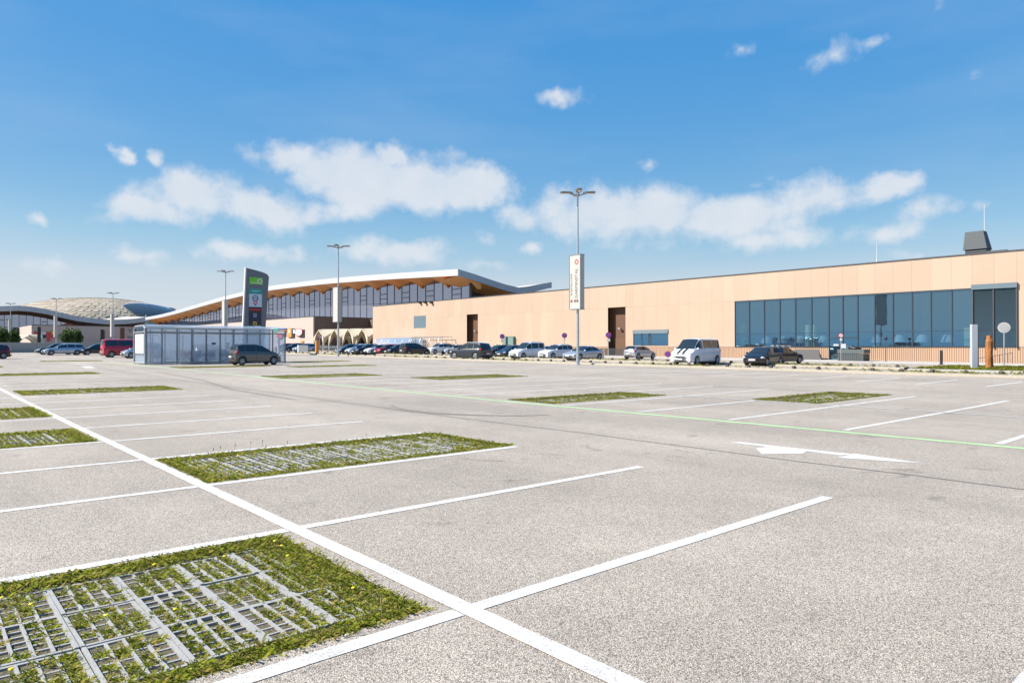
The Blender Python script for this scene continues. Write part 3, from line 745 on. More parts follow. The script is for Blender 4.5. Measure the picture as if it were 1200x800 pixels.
# gable soffit and the dark space behind it
m = MB(); V = []; F = []
for i, x in enumerate(xsr[:8]):
    z = smooth_z(YA)+ze(x)-TH+.14; V += [(FX+x, YA+.1, z), (FX+x, YA+6.5, z-.7)]
for i in range(7): F.append((2*i, 2*i+1, 2*i+3, 2*i+2))
m.add(V, F); mb_(m, 'gable_soffit', TIMBER)
m = MB(); V = []; F = []
for i, x in enumerate(xsr[1:8]):
    z = smooth_z(YA)+ze(x)-TH-.6; V += [(FX+x+1, YA+6.6, 6), (FX+x+1, YA+6.6, z)]
for i in range(6): F.append((2*i, 2*i+2, 2*i+3, 2*i+1))
m.add(V, F); mb_(m, 'gable_glazing', mat('dark_glazing', (.03, .035, .04), .15))
m = MB(); m.tube((GX-.3, YA+2.2, 7), (GX-.3, YA+2.2, zs(YA)-.9), .3, 10); mb_(m, 'corner_post', DGREY)
# curtain wall: panes between mullions, two heights, opening lights
gy0 = YA+2.5; pw = BS/3; ncol = int((YB-gy0)/pw); frame = MB()
PANE = MB().box(0, 1, 0, 1, 0, 1).mesh('glass_pane', GLASSB)
for c in range(ncol):
    a, b = gy0+c*pw, gy0+(c+1)*pw; zt = zs((a+b)/2)-.45; z0 = 8.0; zm = z0+(zt-z0)*.45
    mo('glass_pane', PANE, (GX, a+.05, z0), (.03, pw-.1, zm-z0-.06)); mo('glass_pane', PANE, (GX, a+.05, zm+.06), (.03, pw-.1, zt-zm))
    frame.box(GX-.1, GX+.1, a-.06, a+.06, z0, zt); frame.box(GX-.06, GX+.08, a+.06, b-.06, zm-.06, zm+.06)
    if c % 3 == 1:
        for zz in (zm+1.1, zm+2.2): frame.box(GX-.12, GX+.08, a+.06, b-.06, zz-.09, zz+.09)
mb_(frame, 'mullion', mat('mullion_grey', (.13, .14, .17), .5, .3))
m = MB(); m.box(GX+.5, GX+.8, gy0, YB, 7, 24 if False else 12); mb_(m, 'inner_wall', NAVY)
# lower pink box, the shade of its side painted in brown
BX, BY = 70.0, 149.1
bt = onX(367, 371, BX).z
m = MB(); m.box(BX, BX+.3, BY, 300, .2, bt); mb_(m, 'box_front', PINK)
m = MB(); m.box(BX+.3, 100, 299.7, 300, .2, bt); m.box(BX+.3, 100, BY+.35, 299.7, bt-.4, bt-.2); mb_(m, 'box_roof', MGREY)
m = MB(); m.box(BX-.05, BX+.35, BY-.02, 300, bt, bt+.14); m.box(BX+.35, 102, BY-.02, BY+.3, bt, bt+.14); mb_(m, 'coping', DGREY)
for i in range(22):
    x = BX+.3+i*1.4; m = MB(); m.box(x+.01, x+1.39, BY, BY+.3, 4.3 if 4 < i < 20 else .2, bt); mb_(m, 'side_panel', SHADE_BROWN)
m = MB(); m.box(BX+5, 102, BY+.5, BY+.7, .2, 4.4); mb_(m, 'entrance_glazing', mat('entrance_dark', (.03, .035, .035), .2))
for i in range(8):
    m = MB(); m.box(BX+6+i*3, BX+6.15+i*3, BY+.3, BY+.5, .4, 4.3); mb_(m, 'entrance_post', MGREY)
m = MB(); m.box(84.3, 102, 116, 149, .2, 8.2); mb_(m, 'link_block', SHADE_BROWN)

# ------------------------------------------------------------------ far wing, facing the lot, and its shell roof
wing = thing('mall_wing', 'far mall wing with swooping white roof edge and pale glazed front', 'building', (40, 350, 0))
WI = Matrix.Translation((-40, -350, 0))
def wb(mb, name, mats, smooth=None):
    o = mb.build(name, mats, wing, smooth); o.matrix_parent_inverse = WI; return o
WE = [(172, 371.2), (160, 373), (147, 374.1), (128, 374.6), (110, 373), (91.7, 370.6), (73.3, 366.6), (55, 362.2), (36.7, 359.2), (22, 358), (0, 358.7), (-30, 362), (-70, 371)]
WY = 345.0; we = [onY(px, py, WY) for px, py in WE]; we = [Vector((p.x, WY, p.z)) for p in we]
we[0] = Vector((FX-.1, YB, smooth_z(YB)+.1)) if False else we[0]
for i, (a, b) in enumerate(zip(we, we[1:])):
    m = MB(); quadbox(m, (b.x+.02, b.y, b.z), (a.x-.02, a.y, a.z), 2.1, -.4); wb(m, 'fascia_board', FASCIA)
V = []; F = []
for p in we: V += [(p.x, WY+.2, p.z-.05), (p.x, WY+45, p.z+1.5)]
for i in range(len(we)-1): F.append((2*i, 2*i+1, 2*i+3, 2*i+2))
wb(MB().add(V, F), 'roof', mat('pale_roofing', (.5, .46, .4), .7))
V = []; F = []
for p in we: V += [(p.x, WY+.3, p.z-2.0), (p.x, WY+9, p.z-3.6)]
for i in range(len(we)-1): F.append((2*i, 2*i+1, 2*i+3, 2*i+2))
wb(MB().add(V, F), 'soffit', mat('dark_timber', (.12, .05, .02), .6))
xs_w = sorted(p.x for p in we); zs_w = [p.z for p in sorted(we, key=lambda p: p.x)]
PW = MB().box(0, 1, 0, 1, 0, 1).mesh('glass_pane', GLASSB); fr = MB()
x = xs_w[0]+1
while x < xs_w[-1]-1:
    zt = float(np.interp(x, xs_w, zs_w))-3.2
    for (z0, z1) in ((4.5, 9.6), (9.7, zt)):
        if z1-z0 < .6: continue
        o = obj('glass_pane', PW, wing, (x+.08, WY+8, z0)); o.matrix_parent_inverse = WI; o.scale = (2.3, .05, z1-z0)
    fr.box(x-.1, x+.08, WY+7.8, WY+8.1, 4.5, zt); fr.box(x+.08, x+2.4, WY+7.85, WY+8.05, 9.6, 9.7); x += 2.46
    if int(x) % 3 == 0: fr.box(x-2, x-.2, WY+7.7, WY+7.84, zt-2.2, zt-1.9)
wb(fr, 'mullion', mat('mullion_grey', (.13, .14, .17), .5, .3))
m = MB(); m.box(xs_w[0], xs_w[-1], WY+8.6, WY+9, 0, 12); wb(m, 'inner_wall', NAVY)
# pink block in front of the wing
b0, b1 = onY(37, 381, 300), onY(178, 383, 300); m = MB(); m.box(b0.x, 69.9, 300.1, 300.5, 0, b0.z); m.box(b0.x, b0.x+.4, 300.5, 340, 0, b0.z); wb(m, 'block_wall', PINK)
m = MB(); m.box(b0.x-.1, 69.9, 300.0, 300.6, b0.z, b0.z+.25); wb(m, 'coping', DGREY)
for px in (121, 143.5):
    p = onY(px, 395, 299.9); wd = 1.0 if px < 130 else 1.4; m = MB(); m.box(p.x-wd/2, p.x+wd/2, 299.9, 300.08, .3, b0.z-.4 if px > 130 else b0.z-1.5); wb(m, 'door_strip', NICHE)
p = onY(152.5, 387.5, 299.9); m = MB(); m.add([(p.x-1, 299.9, p.z+1), (p.x-.45, 299.9, p.z+1), (p.x, 299.9, p.z-.2), (p.x+.45, 299.9, p.z+1), (p.x+1, 299.9, p.z+1), (p.x, 299.9, p.z-1.1)], [(0, 5, 2, 1), (2, 5, 4, 3)]); m.box(p.x-.9, p.x+.9, 299.9, 299.95, p.z-3.4, p.z-2.0); wb(m, 'wall_logo', GLYPH)
# coloured shop signs on the block
for (x0, x1, y0, y1, mt) in ((40, 43, 388, 392, RED), (44, 54, 389, 391.5, WHT), (54, 60, 389, 392.5, RED), (61, 65, 388, 391.5, YEL), (48, 54, 392.5, 396, NAVY), (55, 59, 393, 400, RED), (60, 65, 392.5, 396, RED), (68, 76, 392, 396.5, GLYPH)):
    a, b = onY(x0, y1, 299.8), onY(x1, y0, 299.8); m = MB(); m.box(a.x, b.x, 299.8, 300.05, a.z, b.z); wb(m, 'shop_sign', mt)
m = MB(); a, b = onY(15, 397, 335), onY(37, 384, 335); m.box(a.x, b.x, 335, 336, 0, b.z); wb(m, 'dark_entrance', NAVY)
# shell roof with its eye window
shell = thing('shell_roof', 'pale shingled shell roof with an eye-shaped dark window', 'roof', (0, 0, 0))
dc = ray(116, 400); Dd = 430; SC = Vector((dc.x*Dd, dc.y*Dd, 10)); RA, RB_, RC = 58, 42, 1.6+57.2/FPX*Dd-10
ax = Vector((dc.y, -dc.x, 0)).normalized(); ay = Vector((dc.x, dc.y, 0)).normalized()
def sp(u, v, r=1.0):   # u round, v up
    return SC+ax*(RA*r*math.cos(v)*math.sin(u))-ay*(RB_*r*math.cos(v)*math.cos(u))+Vector((0, 0, RC*r*math.sin(v)))
m = MB(); nu, nv = 40, 14; V = [sp(2*math.pi*i/nu, math.pi/2*j/nv*1.0, .992) for j in range(nv+1) for i in range(nu)]
m.add(V, [(j*nu+i, j*nu+(i+1) % nu, (j+1)*nu+(i+1) % nu, (j+1)*nu+i) for j in range(nv) for i in range(nu)]); m.build('roof_shell', SHING2, shell)
tiles = MB(); rows = 22
for j in range(rows):
    v0, v1 = math.pi/2*j/rows, math.pi/2*(j+1.5)/rows; cnt = max(6, int(64*math.cos((v0+v1)/2)))
    for i in range(cnt):
        u = -math.pi*.62+1.24*math.pi*(i+.5*(j % 2))/cnt; du = 1.24*math.pi/cnt*.55; vm = (v0+v1)/2; v1c = min(v1, math.pi/2)
        r = 1.0+random.uniform(0, .004)
        tiles.add([sp(u-du, vm, r), sp(u-du*.5, v0, r+.004), sp(u+du*.5, v0, r+.004), sp(u+du, vm, r), sp(u+du*.5, v1c, r-.003), sp(u-du*.5, v1c, r-.003)], [(0, 1, 2, 3, 4, 5)], random.choice((0, 0, 2, 1)))
struct(tiles.build('shingle', [SHING, SHING2, SHING3], shell), 'stuff')
def hit_shell(px, py, r):
    d = ray(px, py); o = Vector((0, 0, EYE))-SC
    def loc(v): return Vector((v.dot(ax)/(RA*r), v.dot(ay)/(RB_*r), v.z/(RC*r)))
    a, b = loc(o), loc(d); A = b.dot(b); B = 2*a.dot(b); C = a.dot(a)-1; D = B*B-4*A*C
    return Vector((0, 0, EYE))+d*((-B-math.sqrt(max(D, 0)))/(2*A))
up_ = [(143.5, 357.6), (150, 355.8), (160, 355.2), (172, 355.8), (185, 357.8), (197, 360.4), (206, 362.4)]; lo_ = [(143.5, 357.8), (148, 361.5), (155, 365.5), (163, 368.5), (172, 370.5), (182, 371), (206, 363)]
for nm, r, mt, g in (('window_rim', 1.012, FASCIA, 1.6), ('eye_window', 1.018, mat('eye_glass', (.05, .065, .075), .12), 0)):
    m = MB(); V = []; q = 8; U = np.linspace(0, 6, 25)
    for u in U:
        a, b, c, d = [float(np.interp(u, range(7), [w[i] for w in L_])) for L_ in (up_, lo_) for i in (0, 1)]
        for j in range(q+1): V.append(hit_shell(a+(c-a)*j/q, (b-g*.5)+((d+g*.5)-(b-g*.5))*j/q, r))
    m.add(V, [(i*(q+1)+j, i*(q+1)+j+1, (i+1)*(q+1)+j+1, (i+1)*(q+1)+j) for i in range(24) for j in range(q)]); m.build(nm, mt, shell, 60)
m = MB(); a, b = hit_shell(171, 355.6, 1.024), hit_shell(171, 370.4, 1.024); m.tube(a, b, .25, 6); m.build('window_bar', STEEL, shell)

# ------------------------------------------------------------------ text helper
def text(body, size, material, parent, M, name='lettering', align='CENTER', ext=.004, squash=1.0):
    cu = bpy.data.curves.new(name, 'FONT'); cu.body = body; cu.size = size; cu.extrude = ext; cu.align_x = align; cu.align_y = 'CENTER'; cu.resolution_u = 2
    tmp = bpy.data.objects.new('tmp', cu); COL.objects.link(tmp); dg = bpy.context.evaluated_depsgraph_get(); dg.update()
    me = bpy.data.meshes.new_from_object(tmp.evaluated_get(dg)); bpy.data.objects.remove(tmp); me.name = name
    me.transform(M @ Matrix.Diagonal((squash, 1, 1, 1))); me.materials.clear(); me.materials.append(material); return obj(name, me, parent)

# ------------------------------------------------------------------ vehicles (local: x forward, y left)
PAINT = {}
def paint(name, col, metal=.35, rough=.28):
    return mat('paint_'+name, col, rough, metal, coat=.6)
# profiles: t along the car from tail (0) to nose (1)
TYPES = {
 'hatch': dict(L=4.0, W=1.74, H=1.48, wb=(.17, .80), r=.31, belt=[(0, .86), (.1, .95), (.5, .93), (.72, .90), (.86, .82), (.96, .68), (1, .58)],
   top=[(0, .80), (.012, .96), (.05, 1.22), (.11, 1.40), (.2, 1.46), (.42, 1.48), (.56, 1.40), (.68, 1.14), (.77, .93), (.88, .83), (.97, .68), (1, .55)], ws=(.545, .765), rw=(.025, .115), sw=[(.13, .36), (.375, .70)]),
 'mpv': dict(L=4.05, W=1.72, H=1.57, wb=(.16, .81), r=.31, belt=[(0, .9), (.1, .98), (.5, .97), (.74, .95), (.88, .86), (.96, .72), (1, .6)],
   top=[(0, .85), (.012, 1.0), (.03, 1.28), (.07, 1.5), (.2, 1.57), (.45, 1.57), (.58, 1.46), (.70, 1.18), (.80, .97), (.9, .86), (.97, .7), (1, .56)], ws=(.565, .795), rw=(.02, .075), sw=[(.075, .22), (.235, .44), (.455, .74)]),
 'sedan': dict(L=4.7, W=1.8, H=1.45, wb=(.20, .80), r=.32, belt=[(0, .84), (.1, .96), (.5, .92), (.72, .88), (.88, .78), (.97, .64), (1, .54)],
   top=[(0, .78), (.015, .95), (.06, 1.01), (.15, 1.04), (.24, 1.28), (.33, 1.42), (.42, 1.45), (.52, 1.42), (.62, 1.22), (.72, .92), (.86, .82), (.97, .65), (1, .5)], ws=(.53, .715), rw=(.165, .32), sw=[(.23, .41), (.425, .66)]),
 'estate': dict(L=4.65, W=1.78, H=1.47, wb=(.21, .81), r=.32, belt=[(0, .86), (.1, .95), (.5, .92), (.72, .88), (.88, .8), (.97, .66), (1, .56)],
   top=[(0, .82), (.012, .97), (.045, 1.22), (.09, 1.38), (.2, 1.45), (.45, 1.47), (.55, 1.41), (.65, 1.16), (.735, .92), (.88, .82), (.97, .66), (1, .53)], ws=(.54, .73), rw=(.02, .095), sw=[(.075, .25), (.265, .44), (.455, .68)]),
 'suv': dict(L=4.6, W=1.86, H=1.70, wb=(.19, .81), r=.37, belt=[(0, .98), (.1, 1.08), (.5, 1.06), (.72, 1.04), (.88, .98), (.97, .84), (1, .68)],
   top=[(0, .95), (.012, 1.1), (.05, 1.4), (.09, 1.6), (.2, 1.69), (.45, 1.7), (.56, 1.62), (.65, 1.34), (.735, 1.09), (.88, 1.0), (.97, .84), (1, .64)], ws=(.55, .73), rw=(.025, .10), sw=[(.09, .26), (.275, .45), (.465, .68)]),
 'kombi': dict(L=4.4, W=1.76, H=1.82, wb=(.17, .80), r=.33, belt=[(0, .95), (.1, 1.06), (.5, 1.05), (.72, 1.0), (.88, .92), (.97, .76), (1, .62)],
   top=[(0, .92), (.008, 1.1), (.018, 1.5), (.035, 1.75), (.1, 1.81), (.48, 1.82), (.57, 1.74), (.68, 1.38), (.77, 1.05), (.88, .94), (.97, .76), (1, .58)], ws=(.565, .765), rw=(.01, .035), sw=[(.06, .26), (.28, .5), (.515, .73)]),
 'van': dict(L=5.05, W=1.99, H=2.02, wb=(.18, .80), r=.35, belt=[(0, 1.05), (.1, 1.22), (.5, 1.22), (.78, 1.16), (.9, 1.06), (.97, .9), (1, .72)],
   top=[(0, 1.0), (.006, 1.25), (.014, 1.7), (.03, 1.95), (.1, 2.01), (.62, 2.02), (.68, 1.94), (.76, 1.6), (.845, 1.21), (.92, 1.05), (.975, .88), (1, .66)], ws=(.672, .842), rw=(.008, .026), sw=[(.055, .30), (.315, .58), (.615, .80)]),
}
CACHE = {}
def car_parts(kind):
    if kind in CACHE: return CACHE[kind]
    T = TYPES[kind]; L, W = T['L'], T['W']; hw = W/2
    bx = [a for a, _ in T['belt']]; bz = [b for _, b in T['belt']]; tx = [a for a, _ in T['top']]; tz = [b for _, b in T['top']]
    r = T['r']; wx = [(-.5+t)*L for t in T['wb']]; sill = .21
    def sect(t):
        x = (t-.5)*L; zt = float(np.interp(t, tx, tz)); zb = min(float(np.interp(t, bx, bz)), zt-.01)
        end = max(0, (abs(t-.5)-.36)/.14); pl = hw*(1-.13*end**2)
        z0 = sill+.05*end
        for c in wx:
            dx = abs(x-c)
            if dx < r*1.13: z0 = max(z0, r+math.sqrt((r*1.13)**2-dx*dx))
        gh = min(1, max(0, (zt-zb-.02)/.35)); re = pl*(.90-.17*gh)
        mid = max(z0+.01, .52*zb+.08); zsh = max(mid+.01, zb-.07)
        P = [(pl*.94, z0), (pl*1.0, mid), (pl*.985, zsh), (pl*.93, zb), (re, max(zb+.004, zt-.06*gh-.008)), (re*.80, max(zb+.006, zt-.012)), (0, zt+.012)]
        return x, P, end
    def pt(t, s, k, fr=0):
        """point k (+fr to next) on side s"""
        x, P, end = sect(t); i = int(k); a = P[i]; b = P[min(i+1, 6)]; y = a[0]+(b[0]-a[0])*fr; z = a[1]+(b[1]-a[1])*fr
        xs = x-(1 if t > .5 else -1)*.20*end*(y/hw)**2
        return Vector((xs, s*y, z))
    ts = sorted(set([0, .012, .03, .06, .97, .988, 1]+[i/56 for i in range(57)]+[(w+d*r*1.13)/L+.5 for w in wx for d in (-1, -.97, -.85, -.6, -.3, 0, .3, .6, .85, .97, 1)]))
    ts = [t for t in ts if 0 <= t <= 1]
    m = MB(); V = []; F = []
    for t in ts:
        V += [pt(t, 1, k) for k in range(7)]+[pt(t, -1, k) for k in range(5, -1, -1)]
    n = 13
    for i in range(len(ts)-1):
        for j in range(n-1): F.append((i*n+j, i*n+j+1, (i+1)*n+j+1, (i+1)*n+j))
    m.add(V, F); b = len(ts)-1
    m.add([V[j] for j in range(n)], [tuple(range(n-1, -1, -1))]); m.add([V[b*n+j] for j in range(n)], [tuple(range(n))])
    out = [('body', m, 'P', 38)]
    ch = MB(); ch.box(-L*.46, L*.46, -hw*.80, hw*.80, .20, .62); out.append(('underbody', ch, BLACK, None))
    # side windows
    for (a, c) in T['sw']:
        for s in (1, -1):
            g = MB(); V = []; k = 9
            for i in range(k+1):
                t = a+(c-a)*i/k
                for f in (.10, .5, .90):
                    p = pt(t, s, 3, f); V.append(p+Vector((0, s*.012, .004)))
            F = [(i*3+j, (i+1)*3+j, (i+1)*3+j+1, i*3+j+1) for i in range(k) for j in range(2)]
            if s > 0: F = [f[::-1] for f in F]
            g.add(V, F); out.append(('side_window', g, CARGL, 60))
    for nm, (a, c), sg in (('windscreen', T['ws'], 1), ('rear_window', T['rw'], -1)):
        g = MB(); V = []; k = 6; cols_ = [(1, 4, .12), (1, 5, 0), (1, 5, .5), (1, 6, 0), (-1, 5, .5), (-1, 5, 0), (-1, 4, .12)]
        for i in range(k+1):
            t = a+(c-a)*i/k
            for s, kk, f in cols_: V.append(pt(t, s, kk, f)+Vector((sg*.012, 0, .012)))
        F = [(i*7+j, (i+1)*7+j, (i+1)*7+j+1, i*7+j+1) for i in range(k) for j in range(6)]
        g.add(V, [f[::-1] for f in F]); out.append((nm, g, CARGL, 60))
    zf = float(np.interp(.95, tx, tz)); zr_ = float(np.interp(.02, tx, tz))
    for s in (1, -1):
        h = MB(); p = pt(.955, s, 3); h.ball((p.x-.05, p.y-s*.06, p.z-.06), .24, .15, .085, 10, 6); out.append(('headlight', h, LAMPG, 50))
        q = MB(); p = pt(.03, s, 3)
        hh = .10 if kind in ('sedan',) else .17
        q.ball((p.x+.06, p.y-s*.05, p.z-.04), .16, .13, hh, 8, 6); out.append(('taillight', q, REDL, 50))
        mr_ = MB(); p = pt(T['ws'][1]-.05, s, 3, .15); mr_.ball((p.x, p.y+s*.10, p.z+.05), .07, .12, .075, 8, 6); mr_.box(p.x-.02, p.x+.03, min(p.y-s*.02, p.y+s*.08), max(p.y-s*.02, p.y+s*.08), p.z, p.z+.04); out.append(('mirror', mr_, 'P', 50))
        st = MB(); st.box(wx[0]+r*1.2, wx[1]-r*1.2, s*hw*.955-.012, s*hw*.955+.012, .2, .30); out.append(('sill_trim', st, BLACK, None))
        for dq in ((T['sw'][-1][0]-.008), (T['sw'][-2][0]-.006)):
            if wx[0]+.1*L < (dq-.5)*L < wx[1]-.05*L:
                dl = MB(); V = []
                for k2, f2 in ((0, .25), (1, 0), (2, 0), (3, 0)):
                    p = pt(dq, s, k2, f2); V += [p+Vector((-.007, s*.004, 0)), p+Vector((.007, s*.004, 0))]
                dl.add(V, [(2*i, 2*i+1, 2*i+3, 2*i+2) for i in range(3)]); out.append(('door_gap', dl, BLACK, None))
                p = pt(dq+.03, s, 2, .2); dh = MB(); dh.box(p.x-.02, p.x+.14, p.y-.012, p.y+.02 if s > 0 else p.y+.012, p.z-.09, p.z-.06); out.append(('door_handle', dh, 'P', None))
    f_ = pt(1, 1, 6); gr = MB(); zg = T['belt'][-1][1]
    gr.ball((L/2-.03, 0, zg-.08), .055, hw*.50, .065, 14, 6); out.append(('grille', gr, BLACK, 50))
    lw = MB(); lw.ball((L/2-.06, 0, .36), .085, hw*.62, .075, 14, 6); out.append(('air_intake', lw, BLACK, 50))
    rb = MB(); rb.ball((-L/2+.07, 0, .36), .10, hw*.80, .085, 14, 6); out.append(('rear_bumper_trim', rb, BLACK, 50))
    for sx in (1, -1):
        pl_ = MB(); zz = .47 if sx > 0 else (.62 if kind not in ('sedan',) else .66); x_ = sx*(L/2+.022); pl_.box(x_-.012, x_+.012, -.26, .26, zz-.055, zz+.055); out.append(('number_plate', pl_, WHT, None))
    if kind in ('suv', 'kombi', 'estate'):
        for s in (1, -1):
            a, c = pt(.14, s, 5), pt(.5, s, 5); rr = MB(); rr.path([a+Vector((0, s*.03, 0)), a+Vector((.08, s*.03, .07)), c+Vector((-.05, s*.03, .07)), c+Vector((0, s*.03, 0))], .022, 6); out.append(('roof_rail', rr, STEEL, None))
    meshes = [(n_, mb.mesh(n_, BLACK if mt == 'P' else mt, sm), mt == 'P') for n_, mb, mt, sm in out]
    # wheels
    w_ = .20; ty = MB().lathe([(r*.64, -w_/2), (r*.9, -w_/2), (r*.98, -w_*.36), (r, 0), (r*.98, w_*.36), (r*.9, w_/2), (r*.64, w_/2)], 'y', 24).mesh('tyre', RUB, 40)
    rm = MB(); rm.lathe([(r*.66, w_*.50), (r*.62, w_*.53), (r*.56, w_*.40)], 'y', 24); rm.lathe([(r*.56, w_*.18), (0.001, w_*.16)], 'y', 20, mi=1); rm.lathe([(r*.16, w_*.2), (r*.15, w_*.50), (.001, w_*.52)], 'y', 12)
    for i in range(5):
        a = 2*math.pi*i/5
        for o_ in (-.11, .11):
            c1 = Vector((math.cos(a+o_*2), 0, math.sin(a+o_*2)))*r*.14; c2 = Vector((math.cos(a+o_), 0, math.sin(a+o_)))*r*.60
            rm.tube(c1+Vector((0, w_*.46, 0)), c2+Vector((0, w_*.46, 0)), r*.055, 5)
    rm = rm.mesh('rim', [SILV, BLACK], 40)
    CACHE[kind] = (meshes, ty, rm, wx, hw, r); return CACHE[kind]
def car(kind, label, cat, loc, heading, paint_, group=None, name='parked_car', scale=1.0, stripes=False):
    meshes, ty, rm, wx, hw, r = car_parts(kind)
    t = thing(name, label, cat, loc, heading, group); t.scale = (scale,)*3
    for n_, me, isp in meshes:
        o = obj(n_, me, t)
        if isp: o.material_slots[0].link = 'OBJECT'; o.material_slots[0].material = paint_
    for x in wx:
        for s in (1, -1):
            w = obj('wheel', None, t, (x, s*(hw-.115), r), 0 if s > 0 else math.pi)
            obj('tyre', ty, w); obj('rim', rm, w)
    if stripes:
        T = TYPES[kind]; tx = [a for a, _ in T['top']]; tz = [b for _, b in T['top']]
        for y in (-.22, .22):
            m = MB(); V = []; tt = np.linspace(.845, .985, 9)
            for q in tt:
                x_ = (q-.5)*T['L']; z = float(np.interp(q, tx, tz))+.022; V += [(x_, y-.10, z), (x_, y+.10, z)]
            m.add(V, [(2*i, 2*i+2, 2*i+3, 2*i+1) for i in range(8)]); m.build('bonnet_stripe', BLACK, t)
    return t
def carpx(kind, label, cat, px, d, head, col, group=None, name='parked_car', **k):
    """px gives the direction, d the distance that the car's usual height implies"""
    r_ = ray(px, 400); p = Vector((r_.x*d, r_.y*d, 0)); p.z = gz(p.x, p.y)
    return car(kind, label, cat, p, head, col, group, name, **k)
LFT, RGT, AWY = math.pi, 0.0, math.pi/2
pS = paint('silver', (.44, .46, .49), .6); pSB = paint('silver_blue', (.33, .39, .47), .55); pBK = paint('black', (.012, .012, .014), .2); pDB = paint('dark_blue', (.02, .03, .06), .4)
pGR = paint('warm_grey', (.115, .11, .10), .4); pDG = paint('dark_grey_blue', (.012, .016, .022), 0); pW = paint('white', (.58, .6, .63), 0); pRD = paint('red', (.30, .008, .016), .2); pMR = paint('maroon', (.09, .008, .014), .4)
pWB = paint('pale_blue', (.45, .56, .66), .4)
carpx('hatch', 'maroon hatchback on the asphalt with only its tail reaching into view', 'car', -16, 68, LFT, pMR)
carpx('mpv', 'warm grey small people carrier parked in front of the glass trolley shelter', 'car', 299, 54, RGT, pGR).scale = (.93, 1, 1.05)
carpx('estate', 'silver-blue estate car parked before the low concrete wall', 'car', 75, 88, LFT, pSB)
carpx('estate', 'dark estate car half hidden behind the silver-blue estate', 'car', 66, 92, LFT, pDB)
carpx('hatch', 'white-nosed dark hatchback between the silver-blue estate and the red van', 'car', 114, 90, LFT, pBK)
carpx('van', 'tall red passenger van with a long dark window band', 'van', 148, 78, RGT, paint('bright_red', (.42, .012, .03), .1), name='passenger_van')
carpx('mpv', 'silver people carrier nose-out between the red van and the trolley shelter', 'car', 167, 74, LFT, pS)
for px, py, kd, lab, c in ((357, 118, 'hatch', 'silver-blue hatchback parked in front of the pink box wall', pSB), (345, 123, 'estate', 'black estate car behind the silver-blue hatchback by the pink box', pBK), (335, 126, 'hatch', 'red hatchback mostly hidden beside the white signpost by the pink box', pRD),
    (409, 100, 'hatch', 'dark blue hatchback, first of the nose-out row by the tent canopies', pDB), (420, 99.5, 'hatch', 'light silver-blue hatchback between two dark cars of the nose-out row', pWB), (430.5, 99, 'estate', 'black estate car next to the light silver-blue hatchback in the row', pBK),
    (442, 98.5, 'hatch', 'white hatchback beside the red hatchback in the nose-out row', pW), (454, 98, 'hatch', 'red hatchback between the white and the dark grey car', pRD), (466, 97.5, 'hatch', 'dark grey hatchback beside the black people carrier', pDG)):
    carpx(kd, lab, 'car', px, py, LFT, c, 'cars parked before the halls')
carpx('mpv', 'black people carrier with its tail towards the row of nose-out cars', 'car', 486, 94, RGT, pBK, 'cars parked before the halls', scale=1.06)
carpx('suv', 'white off-road car facing the nose-out row under the peach wall', 'car', 515, 103, LFT, pW, 'cars parked before the halls', scale=.96)
carpx('estate', 'white estate car just behind the dark off-road car', 'car', 532, 104, LFT, pW, 'cars parked before the halls')
carpx('suv', 'dark grey-blue off-road car driving along the lane with red tail lamps', 'car', 552, 70.5, AWY+R(8), pDG, None, 'off_road_car', scale=1.03)
carpx('estate', 'black estate car behind the tail of the dark off-road car', 'car', 584, 82, LFT, pBK, 'cars parked before the halls')
carpx('hatch', 'black hatchback tucked beside the white high-roofed car', 'car', 600, 80, LFT, pDB, 'cars parked before the halls')
carpx('kombi', 'white high-roofed family car with black roof rails', 'car', 618, 76, LFT, pW, 'cars parked before the halls')
carpx('hatch', 'pale blue hatchback between the white high-roofed car and white crossover', 'car', 635, 80, LFT, pWB, 'cars parked before the halls', scale=.96)
carpx('suv', 'white crossover between the pale blue hatchback and the silver saloon', 'car', 652, 74, LFT, pW, 'cars parked before the halls', scale=.93)
carpx('sedan', 'silver saloon parked behind the tall banner lamp post', 'car', 684, 69.5, LFT, pS, 'cars parked before the halls')
carpx('hatch', 'silver hatchback with its tail out below the strip window', 'car', 750, 76, RGT, pS, None, scale=1.0)
carpx('van', 'white passenger van with two black bonnet stripes', 'van', 816, 55.5, LFT+R(4), pW, name='passenger_van', stripes=True).scale = (1.0, 1.0, 1.04)
carpx('hatch', 'black hatchback nose-out before the glazed hall front', 'car', 894, 54, LFT+R(6), pBK, None)
carpx('sedan', 'black saloon with a roof rack behind the black hatchback', 'car', 915, 59.5, RGT-R(6), pBK, None)
c_ = [o for o in COL.objects if o.get('label', '').startswith('black saloon with')][0]
m = MB()
for x in (-.5, .45): m.tube((x, -.66, 1.5), (x, .66, 1.5), .025, 6); [m.tube((x, s*.6, 1.38), (x, s*.6, 1.5), .02, 6) for s in (-1, 1)]
m.box(-.8, .8, -.3, -.1, 1.53, 1.58); m.box(-.8, .8, .15, .33, 1.53, 1.58); m.build('roof_rack', STEEL, c_)

